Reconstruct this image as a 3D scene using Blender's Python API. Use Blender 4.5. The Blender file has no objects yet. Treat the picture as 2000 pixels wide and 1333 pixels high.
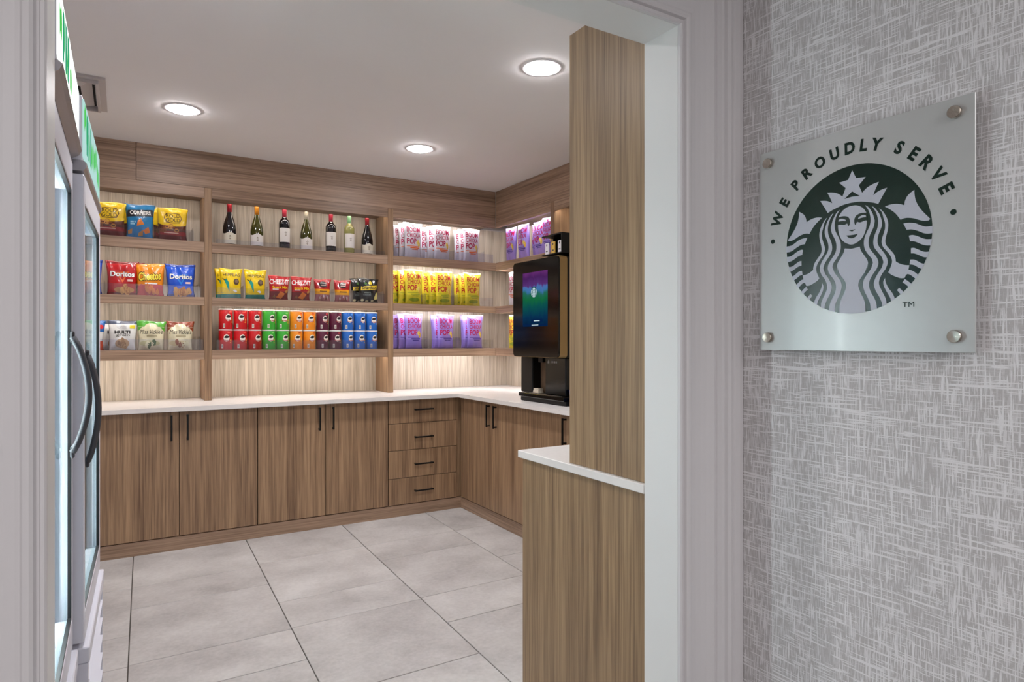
import bpy, bmesh, math, random
from mathutils import Vector, Matrix, geometry

# ------------------------------------------------------------------ camera, world, exposure
SC = bpy.context.scene
COL = SC.collection
H_EYE = 1.33
cam_data = bpy.data.cameras.new('camera')
cam_data.sensor_width = 36.0
cam_data.lens = 1253.0 / 2000.0 * 36.0
cam_data.clip_start = 0.02
cam = bpy.data.objects.new('camera', cam_data)
COL.objects.link(cam)
cam.location = (0, 0, H_EYE)
cam.rotation_euler = (math.pi / 2, 0, -math.atan(760 / 1253))
SC.camera = cam
SC.view_settings.view_transform = 'Standard'
SC.view_settings.look = 'None'
SC.view_settings.gamma = 1.0
SC.view_settings.use_curve_mapping = False
SC.view_settings.exposure = 0.0
SC.cycles.transparent_max_bounces = 24
world = bpy.data.worlds.new('world')
SC.world = world
world.use_nodes = True
world.node_tree.nodes['Background'].inputs[0].default_value = (0.60, 0.58, 0.60, 1)
world.node_tree.nodes['Background'].inputs[1].default_value = 0.15

P_DOWN = 110.0      # emission of the recessed lamps
P_LED = 44.0       # emission of the shelf strips
P_COOL = 95.0     # emission of the tubes in the coolers
P_HEAD = 1.7        # backlit cooler signs
P_HALL = 38.0       # watts of each hall panel

def area(name, loc, rot, sx, sy, power, color):
    l = bpy.data.lights.new(name, 'AREA'); l.shape = 'RECTANGLE'
    l.size = sx; l.size_y = sy; l.energy = power; l.color = color
    o = bpy.data.objects.new(name, l); COL.objects.link(o)
    o.location = loc; o.rotation_euler = rot
    return o
area('hall_panel_light', (0.6, -1.7, 2.60), (0, 0, 0), 0.9, 0.9, P_HALL, (1.0, 0.985, 0.995))
area('hall_panel_light', (-1.4, -1.2, 2.60), (0, 0, 0), 0.9, 0.9, P_HALL, (1.0, 0.985, 0.995))

for _x, _y in ((0.291, 4.093), (1.741, 4.089), (1.729, 2.574), (0.291, 2.44)):
    l = bpy.data.lights.new('downlight_beam', 'SPOT'); l.energy = 60; l.spot_size = math.radians(125); l.spot_blend = 0.7
    l.shadow_soft_size = 0.06; l.color = (1.0, 0.985, 0.985)
    o = bpy.data.objects.new('downlight_beam', l); COL.objects.link(o); o.location = (_x, _y, 2.625)

# ------------------------------------------------------------------ materials
def lin(c):
    if isinstance(c, str):
        c = [int(c[i:i + 2], 16) / 255 for i in (0, 2, 4)]
        c = [x / 12.92 if x <= 0.04045 else ((x + 0.055) / 1.055) ** 2.4 for x in c]
    return (c[0], c[1], c[2], 1.0)
MATS = {}
def mat(name, color, rough=0.5, metal=0.0, coat=0.0, noise=0.0, nscale=20.0, bump=0.0, spec=0.5):
    if name in MATS: return MATS[name]
    m = bpy.data.materials.new(name); m.use_nodes = True
    nt = m.node_tree; b = nt.nodes['Principled BSDF']
    b.inputs['Base Color'].default_value = lin(color)
    b.inputs['Roughness'].default_value = rough
    b.inputs['Metallic'].default_value = metal
    b.inputs['Coat Weight'].default_value = coat
    b.inputs['Coat Roughness'].default_value = 0.08
    b.inputs['Specular IOR Level'].default_value = spec
    if noise or bump:
        tc = nt.nodes.new('ShaderNodeTexCoord')
        n = nt.nodes.new('ShaderNodeTexNoise'); n.inputs['Scale'].default_value = nscale
        n.inputs['Detail'].default_value = 4
        nt.links.new(tc.outputs['Object'], n.inputs['Vector'])
        if noise:
            mx = nt.nodes.new('ShaderNodeMix'); mx.data_type = 'RGBA'
            c = lin(color)
            mx.inputs['A'].default_value = tuple(x * (1 - noise) for x in c[:3]) + (1,)
            mx.inputs['B'].default_value = tuple(min(1, x * (1 + noise)) for x in c[:3]) + (1,)
            nt.links.new(n.outputs['Fac'], mx.inputs['Factor'])
            nt.links.new(mx.outputs['Result'], b.inputs['Base Color'])
        if bump:
            bp = nt.nodes.new('ShaderNodeBump'); bp.inputs['Strength'].default_value = bump
            bp.inputs['Distance'].default_value = 0.004
            nt.links.new(n.outputs['Fac'], bp.inputs['Height'])
            nt.links.new(bp.outputs['Normal'], b.inputs['Normal'])
    MATS[name] = m
    return m

def emis(name, color, strength):
    m = bpy.data.materials.new(name); m.use_nodes = True
    nt = m.node_tree; nt.nodes.clear()
    e = nt.nodes.new('ShaderNodeEmission'); o = nt.nodes.new('ShaderNodeOutputMaterial')
    e.inputs[0].default_value = lin(color); e.inputs[1].default_value = strength
    nt.links.new(e.outputs[0], o.inputs[0]); MATS[name] = m
    return m

def wood(name, axis, dark, light, fine=1.0):
    """striped laminate, grain running along one world axis"""
    m = bpy.data.materials.new(name); m.use_nodes = True
    nt = m.node_tree; N = nt.nodes; L = nt.links; b = N['Principled BSDF']
    geo = N.new('ShaderNodeNewGeometry'); oi = N.new('ShaderNodeObjectInfo')
    mp = N.new('ShaderNodeMapping')
    off = N.new('ShaderNodeVectorMath'); off.operation = 'SCALE'
    cmb = N.new('ShaderNodeCombineXYZ')
    for k in range(3): L.new(oi.outputs['Random'], cmb.inputs[k])
    L.new(cmb.outputs[0], off.inputs[0]); off.inputs['Scale'].default_value = 9.0
    add = N.new('ShaderNodeVectorMath'); add.operation = 'ADD'
    L.new(geo.outputs['Position'], add.inputs[0]); L.new(off.outputs[0], add.inputs[1])
    L.new(add.outputs[0], mp.inputs['Vector'])
    s = [1.0, 1.0, 1.0]; s[axis] = 0.022
    mp.inputs['Scale'].default_value = s
    n1 = N.new('ShaderNodeTexNoise'); n1.inputs['Scale'].default_value = 95 * fine; n1.inputs['Detail'].default_value = 3
    n2 = N.new('ShaderNodeTexNoise'); n2.inputs['Scale'].default_value = 17 * fine; n2.inputs['Detail'].default_value = 2
    n3 = N.new('ShaderNodeTexNoise'); n3.inputs['Scale'].default_value = 300 * fine; n3.inputs['Detail'].default_value = 2
    for n in (n1, n2, n3): L.new(mp.outputs[0], n.inputs['Vector'])
    def mm(op, a, bv):
        q = N.new('ShaderNodeMath'); q.operation = op
        for i, v in enumerate((a, bv)):
            if isinstance(v, (int, float)): q.inputs[i].default_value = v
            else: L.new(v, q.inputs[i])
        return q.outputs[0]
    v = mm('ADD', mm('MULTIPLY', n1.outputs['Fac'], 0.45), mm('MULTIPLY', n2.outputs['Fac'], 0.4))
    v = mm('ADD', v, mm('MULTIPLY', n3.outputs['Fac'], 0.15))
    r = N.new('ShaderNodeValToRGB')
    r.color_ramp.elements[0].position = 0.36; r.color_ramp.elements[0].color = lin(dark)
    r.color_ramp.elements[1].position = 0.64; r.color_ramp.elements[1].color = lin(light)
    L.new(v, r.inputs[0]); L.new(r.outputs[0], b.inputs['Base Color'])
    b.inputs['Roughness'].default_value = 0.42
    bp = N.new('ShaderNodeBump'); bp.inputs['Strength'].default_value = 0.12; bp.inputs['Distance'].default_value = 0.001
    L.new(v, bp.inputs['Height']); L.new(bp.outputs[0], b.inputs['Normal'])
    MATS[name] = m
    return m

WV = wood('laminate_vertical', 2, '684E3A', 'AC8C6C', 1.25)
WX = wood('laminate_horizontal', 0, '6E5643', 'AE917A', 1.2)
WY = wood('laminate_horizontal_side', 1, '6E5643', 'AE917A', 1.2)
WB = wood('laminate_backing_lit', 2, '9A8E7D', 'D8CEBE', 1.7)  # paler laminate for back panels, glow of the shelf strips put into its colour
WP = wood('laminate_partition', 2, '6C543D', 'A88B69', 1.4)

def glassy(name, tint, refl, ior=1.5, rough=0.0, haze=None):
    """thin clear sheet: transparent plus a Fresnel reflection"""
    m = bpy.data.materials.new(name); m.use_nodes = True
    nt = m.node_tree; N = nt.nodes; L = nt.links; N.clear()
    t = N.new('ShaderNodeBsdfTransparent'); t.inputs[0].default_value = lin(tint)
    g = N.new('ShaderNodeBsdfGlossy'); g.inputs['Roughness'].default_value = rough
    fr = N.new('ShaderNodeFresnel'); fr.inputs[0].default_value = ior
    mu = N.new('ShaderNodeMath'); mu.operation = 'MULTIPLY'; mu.inputs[1].default_value = refl
    gm = N.new('ShaderNodeNewGeometry'); inv = N.new('ShaderNodeMath'); inv.operation = 'SUBTRACT'; inv.inputs[0].default_value = 1.0
    L.new(gm.outputs['Backfacing'], inv.inputs[1]); m2 = N.new('ShaderNodeMath'); m2.operation = 'MULTIPLY'
    L.new(fr.outputs[0], m2.inputs[0]); L.new(inv.outputs[0], m2.inputs[1]); L.new(m2.outputs[0], mu.inputs[0])
    mx = N.new('ShaderNodeMixShader'); L.new(mu.outputs[0], mx.inputs[0])
    L.new(t.outputs[0], mx.inputs[1]); L.new(g.outputs[0], mx.inputs[2])
    o = N.new('ShaderNodeOutputMaterial')
    L.new(mx.outputs[0], o.inputs[0]); MATS[name] = m
    return m
GLASS = glassy('door_glass', (0.90, 0.97, 0.97), 0.6, 1.45)
ACRYL = glassy('clear_acrylic', (0.92, 0.93, 0.97), 2.2, 1.5, 0.04)

PAINT = mat('painted_trim', 'D6D3D5', 0.42, noise=0.02, nscale=6)
JAMB = mat('painted_jamb', 'E2E2E1', 0.45, noise=0.02, nscale=6)
CEIL = mat('ceiling_paint', 'E8E6E6', 0.85, noise=0.02, nscale=3)
WALLP = mat('plain_wall_paint', 'DAD7D6', 0.8, noise=0.02, nscale=3)
QUARTZ = mat('white_quartz', 'E6E2DF', 0.22, noise=0.04, nscale=60)
BLACKM = mat('black_handle_metal', '0C0B0B', 0.4, 0.3)
STEEL = mat('brushed_steel', 'B9B6B2', 0.28, 1.0, noise=0.08, nscale=80)
WHITEM = mat('white_enamel', 'D6D6E0', 0.35, noise=0.02, nscale=8)
GASKET = mat('black_gasket', '08090B', 0.5)
GREYP = mat('grey_plastic_handle', '4A494D', 0.7, spec=0.2)
ALU = mat('grey_trim_metal', '9A979C', 0.35, 0.6)

def wallpaper():
    m = bpy.data.materials.new('crosshatch_wallpaper'); m.use_nodes = True
    nt = m.node_tree; N = nt.nodes; L = nt.links; b = N['Principled BSDF']
    geo = N.new('ShaderNodeNewGeometry')
    def layer(sy, sz, scale, lo, hi, seed, detail=2):
        mp = N.new('ShaderNodeMapping'); mp.inputs['Scale'].default_value = (1, sy, sz)
        mp.inputs['Location'].default_value = (seed, seed * 1.7, seed * 0.6)
        n = N.new('ShaderNodeTexNoise'); n.inputs['Scale'].default_value = scale; n.inputs['Detail'].default_value = detail
        L.new(geo.outputs['Position'], mp.inputs[0]); L.new(mp.outputs[0], n.inputs['Vector'])
        r = N.new('ShaderNodeMapRange'); r.interpolation_type = 'SMOOTHSTEP'
        r.inputs[1].default_value = lo; r.inputs[2].default_value = hi
        L.new(n.outputs['Fac'], r.inputs[0]); return r.outputs[0]
    def mm(op, a, bv):
        q = N.new('ShaderNodeMath'); q.operation = op
        for i, v in enumerate((a, bv)):
            if isinstance(v, (int, float)): q.inputs[i].default_value = v
            else: L.new(v, q.inputs[i])
        return q.outputs[0]
    v1 = layer(1.0, 0.075, 380, 0.50, 0.58, 1.0)
    v2 = layer(1.0, 0.06, 250, 0.57, 0.62, 4.0)
    h1 = layer(0.06, 1.0, 290, 0.58, 0.64, 7.0)
    h2 = layer(0.035, 1.0, 200, 0.595, 0.64, 9.0)
    big = layer(1.0, 0.8, 9, 0.30, 0.70, 3.0)
    v1 = mm('MULTIPLY', v1, mm('ADD', mm('MULTIPLY', big, 0.55), 0.32))
    allv = mm('MAXIMUM', mm('MAXIMUM', v1, v2), mm('MAXIMUM', h1, h2))
    fine = layer(1.0, 1.0, 420, 0.2, 0.8, 2.0, 3)
    tone = mm('ADD', mm('MULTIPLY', allv, 0.82), mm('MULTIPLY', fine, 0.18))
    mx = N.new('ShaderNodeMix'); mx.data_type = 'RGBA'
    mx.inputs['A'].default_value = lin('B5B1B1'); mx.inputs['B'].default_value = lin('EAE8EA')
    L.new(tone, mx.inputs['Factor']); L.new(mx.outputs['Result'], b.inputs['Base Color'])
    b.inputs['Roughness'].default_value = 0.75
    bp = N.new('ShaderNodeBump'); bp.inputs['Strength'].default_value = 0.25; bp.inputs['Distance'].default_value = 0.001
    L.new(allv, bp.inputs['Height']); L.new(bp.outputs[0], b.inputs['Normal'])
    return m
WPAPER = wallpaper()

def tile_mat():
    m = bpy.data.materials.new('stone_tile'); m.use_nodes = True
    nt = m.node_tree; N = nt.nodes; L = nt.links; b = N['Principled BSDF']
    geo = N.new('ShaderNodeNewGeometry'); oi = N.new('ShaderNodeObjectInfo')
    n1 = N.new('ShaderNodeTexNoise'); n1.inputs['Scale'].default_value = 3.2; n1.inputs['Detail'].default_value = 7; n1.inputs['Roughness'].default_value = 0.62
    n2 = N.new('ShaderNodeTexNoise'); n2.inputs['Scale'].default_value = 55; n2.inputs['Detail'].default_value = 4
    sc = N.new('ShaderNodeVectorMath'); sc.operation = 'MULTIPLY_ADD'
    cmb = N.new('ShaderNodeCombineXYZ')
    for k in range(3): L.new(oi.outputs['Random'], cmb.inputs[k])
    sc.inputs[1].default_value = (7, 7, 7)
    L.new(cmb.outputs[0], sc.inputs[0]); L.new(geo.outputs['Position'], sc.inputs[2])
    L.new(sc.outputs[0], n1.inputs['Vector']); L.new(sc.outputs[0], n2.inputs['Vector'])
    a = N.new('ShaderNodeMath'); a.operation = 'MULTIPLY_ADD'; a.inputs[1].default_value = 0.22
    L.new(n2.outputs['Fac'], a.inputs[0])
    a2 = N.new('ShaderNodeMath'); a2.operation = 'MULTIPLY'; a2.inputs[1].default_value = 0.72
    L.new(n1.outputs['Fac'], a2.inputs[0]); L.new(a2.outputs[0], a.inputs[2])
    a3 = N.new('ShaderNodeMath'); a3.operation = 'MULTIPLY_ADD'; a3.inputs[1].default_value = 0.10
    L.new(oi.outputs['Random'], a3.inputs[0]); L.new(a.outputs[0], a3.inputs[2])
    r = N.new('ShaderNodeValToRGB')
    r.color_ramp.elements[0].position = 0.30; r.color_ramp.elements[0].color = lin('918C8A')
    r.color_ramp.elements[1].position = 0.70; r.color_ramp.elements[1].color = lin('C4C1BF')
    L.new(a3.outputs[0], r.inputs[0]); L.new(r.outputs[0], b.inputs['Base Color'])
    b.inputs['Roughness'].default_value = 0.42
    return m
TILE = tile_mat()
GROUT = mat('dark_grout', '4A443F', 0.9, noise=0.1, nscale=40)

# ------------------------------------------------------------------ mesh helpers
def tag(o, label=None, cat=None, group=None, kind=None):
    if label: o['label'] = label
    if cat: o['category'] = cat
    if group: o['group'] = group
    if kind: o['kind'] = kind
    return o

def wloc(o):
    v = Vector((0, 0, 0))
    while o is not None:
        v += Vector(o.location); o = o.parent
    return v

def thing(name, label, cat, loc=(0, 0, 0), rz=0, group=None):
    o = bpy.data.objects.new(name, None); COL.objects.link(o)
    o.empty_display_size = 0.05
    o.location = loc; o.rotation_euler = (0, 0, rz)
    return tag(o, label, cat, group)

class MB:
    """collects shapes for one mesh"""
    def __init__(s): s.v = []; s.f = []; s.m = []; s.sm = []
    def poly(s, vs, fs, m=0, smooth=False):
        b = len(s.v); s.v += [tuple(p) for p in vs]
        for f in fs: s.f.append([b + i for i in f]); s.m.append(m); s.sm.append(smooth)
    def box(s, x0, x1, y0, y1, z0, z1, m=0, c=0.0):
        if c <= 0:
            v = [(x, y, z) for x in (x0, x1) for y in (y0, y1) for z in (z0, z1)]
            s.poly(v, [(0, 1, 3, 2), (4, 6, 7, 5), (0, 4, 5, 1), (2, 3, 7, 6), (0, 2, 6, 4), (1, 5, 7, 3)], m); return
        bm = bmesh.new(); bmesh.ops.create_cube(bm, size=1)
        for q in bm.verts:
            q.co = Vector(((x0 + x1) / 2 + q.co.x * (x1 - x0), (y0 + y1) / 2 + q.co.y * (y1 - y0), (z0 + z1) / 2 + q.co.z * (z1 - z0)))
        bmesh.ops.bevel(bm, geom=bm.edges[:], offset=c, segments=1, affect='EDGES')
        bm.verts.index_update()
        s.poly([q.co for q in bm.verts], [[q.index for q in f.verts] for f in bm.faces], m)
        bm.free()
    def lathe(s, prof, cx=0, cy=0, cz=0, n=24, m=0, mats=None, smooth=True):
        b = len(s.v); k = len(prof)
        for (r, z) in prof:
            for j in range(n):
                a = 2 * math.pi * j / n; s.v.append((cx + r * math.cos(a), cy + r * math.sin(a), cz + z))
        for i in range(k - 1):
            for j in range(n):
                j2 = (j + 1) % n
                s.f.append([b + i * n + j, b + i * n + j2, b + (i + 1) * n + j2, b + (i + 1) * n + j])
                s.m.append(mats[i] if mats else m); s.sm.append(smooth)
        s.f.append([b + j for j in range(n)][::-1]); s.m.append(mats[0] if mats else m); s.sm.append(False)
        s.f.append([b + (k - 1) * n + j for j in range(n)]); s.m.append(mats[-1] if mats else m); s.sm.append(False)
    def tube(s, pts, r, n=8, m=0, flat=1.0):
        b = len(s.v); P = [Vector(p) for p in pts]
        for i, p in enumerate(P):
            t = (P[min(i + 1, len(P) - 1)] - P[max(i - 1, 0)]).normalized()
            up = Vector((0, 0, 1)) if abs(t.z) < 0.9 else Vector((0, 1, 0))
            a = t.cross(up).normalized(); c = a.cross(t).normalized()
            for j in range(n):
                q = 2 * math.pi * j / n; s.v.append(tuple(p + a * r * flat * math.cos(q) + c * r * math.sin(q)))
        for i in range(len(P) - 1):
            for j in range(n):
                j2 = (j + 1) % n
                s.f.append([b + i * n + j, b + i * n + j2, b + (i + 1) * n + j2, b + (i + 1) * n + j]); s.m.append(m); s.sm.append(True)
        s.f.append([b + j for j in range(n)][::-1]); s.m.append(m); s.sm.append(False)
        s.f.append([b + (len(P) - 1) * n + j for j in range(n)]); s.m.append(m); s.sm.append(False)
    def build(s, name, mats, parent=None, kind=None, label=None, rel=True, fix=False):
        if not isinstance(mats, (list, tuple)): mats = [mats]
        me = bpy.data.meshes.new(name)
        off = wloc(parent) if (parent is not None and rel) else Vector((0, 0, 0))
        me.from_pydata([(a - off.x, b - off.y, c - off.z) for a, b, c in s.v], [], s.f)
        for q in mats: me.materials.append(q)
        me.polygons.foreach_set('material_index', s.m)
        me.polygons.foreach_set('use_smooth', s.sm)
        if fix:
            bm = bmesh.new(); bm.from_mesh(me); bmesh.ops.recalc_face_normals(bm, faces=bm.faces); bm.to_mesh(me); bm.free()
        me.update()
        o = bpy.data.objects.new(name, me); COL.objects.link(o)
        if parent is not None: o.parent = parent
        return tag(o, label, None, None, kind)

def box(name, x0, x1, y0, y1, z0, z1, m, parent=None, c=0.001, kind=None, label=None, rel=True):
    b = MB(); b.box(x0, x1, y0, y1, z0, z1, 0, c)
    return b.build(name, m, parent, kind, label, rel)

def copy_tree(o, parent=None):
    c = o.copy(); COL.objects.link(c); c.parent = parent
    for ch in list(o.children): copy_tree(ch, c)
    return c

# flat shapes -------------------------------------------------------
def smooth_poly(pts, seg=4, corner=42):
    n = len(pts); P = [Vector(p) for p in pts]; out = []
    cor = []
    for i in range(n):
        a = P[i] - P[i - 1]; b = P[(i + 1) % n] - P[i]
        cor.append(a.length < 1e-6 or b.length < 1e-6 or math.degrees(a.angle(b)) > corner)
    for i in range(n):
        p0, p1, p2, p3 = P[i - 1], P[i], P[(i + 1) % n], P[(i + 2) % n]
        t1 = (p2 - p1) * 0.5 if cor[i] else (p2 - p0) * 0.5
        t2 = (p2 - p1) * 0.5 if cor[(i + 1) % n] else (p3 - p1) * 0.5
        L = (p2 - p1).length
        if t1.length > L: t1 = t1 * (L / t1.length)
        if t2.length > L: t2 = t2 * (L / t2.length)
        for k in range(seg):
            t = k / seg
            out.append((2*t**3 - 3*t**2 + 1) * p1 + (t**3 - 2*t**2 + t) * t1 + (-2*t**3 + 3*t**2) * p2 + (t**3 - t**2) * t2)
    return [(p.x, p.y) for p in out]

def fill2d(pts):
    tris = geometry.tessellate_polygon([[Vector((x, y, 0)) for x, y in pts]])
    return [(p[0], p[1]) for p in pts], [tuple(t) for t in tris]

TXT = {}
def text2d(s, bold=0.0, shear=0.0):
    """glyph outlines as triangles, normalised to x 0..w, y 0..1 (cap box)"""
    key = (s, bold, shear)
    if key in TXT: return TXT[key]
    cu = bpy.data.curves.new('t', 'FONT'); cu.body = s; cu.offset = bold; cu.shear = shear
    cu.resolution_u = 3; cu.fill_mode = 'FRONT'
    o = bpy.data.objects.new('t', cu); COL.objects.link(o)
    dg = bpy.context.evaluated_depsgraph_get(); dg.update()
    me = o.evaluated_get(dg).to_mesh()
    me.calc_loop_triangles()
    v = [(q.co.x, q.co.y) for q in me.vertices]; t = [tuple(l.vertices) for l in me.loop_triangles]
    o.evaluated_get(dg).to_mesh_clear()
    bpy.data.objects.remove(o); bpy.data.curves.remove(cu)
    x0 = min(p[0] for p in v); x1 = max(p[0] for p in v); y0 = min(p[1] for p in v); y1 = max(p[1] for p in v)
    v = [((a - x0) / (x1 - x0), (b - y0) / (y1 - y0)) for a, b in v]
    TXT[key] = (v, t, (x1 - x0) / (y1 - y0))
    return TXT[key]

def text_fit(s, x0, x1, y0, y1, bold=0.02, shear=0.0, rot=0.0):
    v, t, _ = text2d(s, bold, shear)
    cx, cy = (x0 + x1) / 2, (y0 + y1) / 2; c, q = math.cos(rot), math.sin(rot)
    out = []
    for a, b in v:
        dx = (a - 0.5) * (x1 - x0); dy = (b - 0.5) * (y1 - y0)
        out.append((cx + dx * c - dy * q, cy + dx * q + dy * c))
    return out, t

def refine(v, t, maxlen):
    bm = bmesh.new()
    vs = [bm.verts.new((a, b, 0)) for a, b in v]
    for f in t:
        try: bm.faces.new([vs[i] for i in f])
        except ValueError: pass
    for _ in range(4):
        es = [e for e in bm.edges if e.calc_length() > maxlen]
        if not es: break
        bmesh.ops.subdivide_edges(bm, edges=es, cuts=1)
        bmesh.ops.triangulate(bm, faces=bm.faces[:])
    bm.verts.index_update()
    r = [(q.co.x, q.co.y) for q in bm.verts], [[q.index for q in f.verts] for f in bm.faces]
    bm.free()
    return r

def ellipse(cx, cy, rx, ry, n=20, rot=0.0):
    c, s = math.cos(rot), math.sin(rot)
    return [(cx + rx * math.cos(a) * c - ry * math.sin(a) * s, cy + rx * math.cos(a) * s + ry * math.sin(a) * c)
            for a in (2 * math.pi * i / n for i in range(n))]
def rect(x0, x1, y0, y1): return [(x0, y0), (x1, y0), (x1, y1), (x0, y1)]

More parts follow.
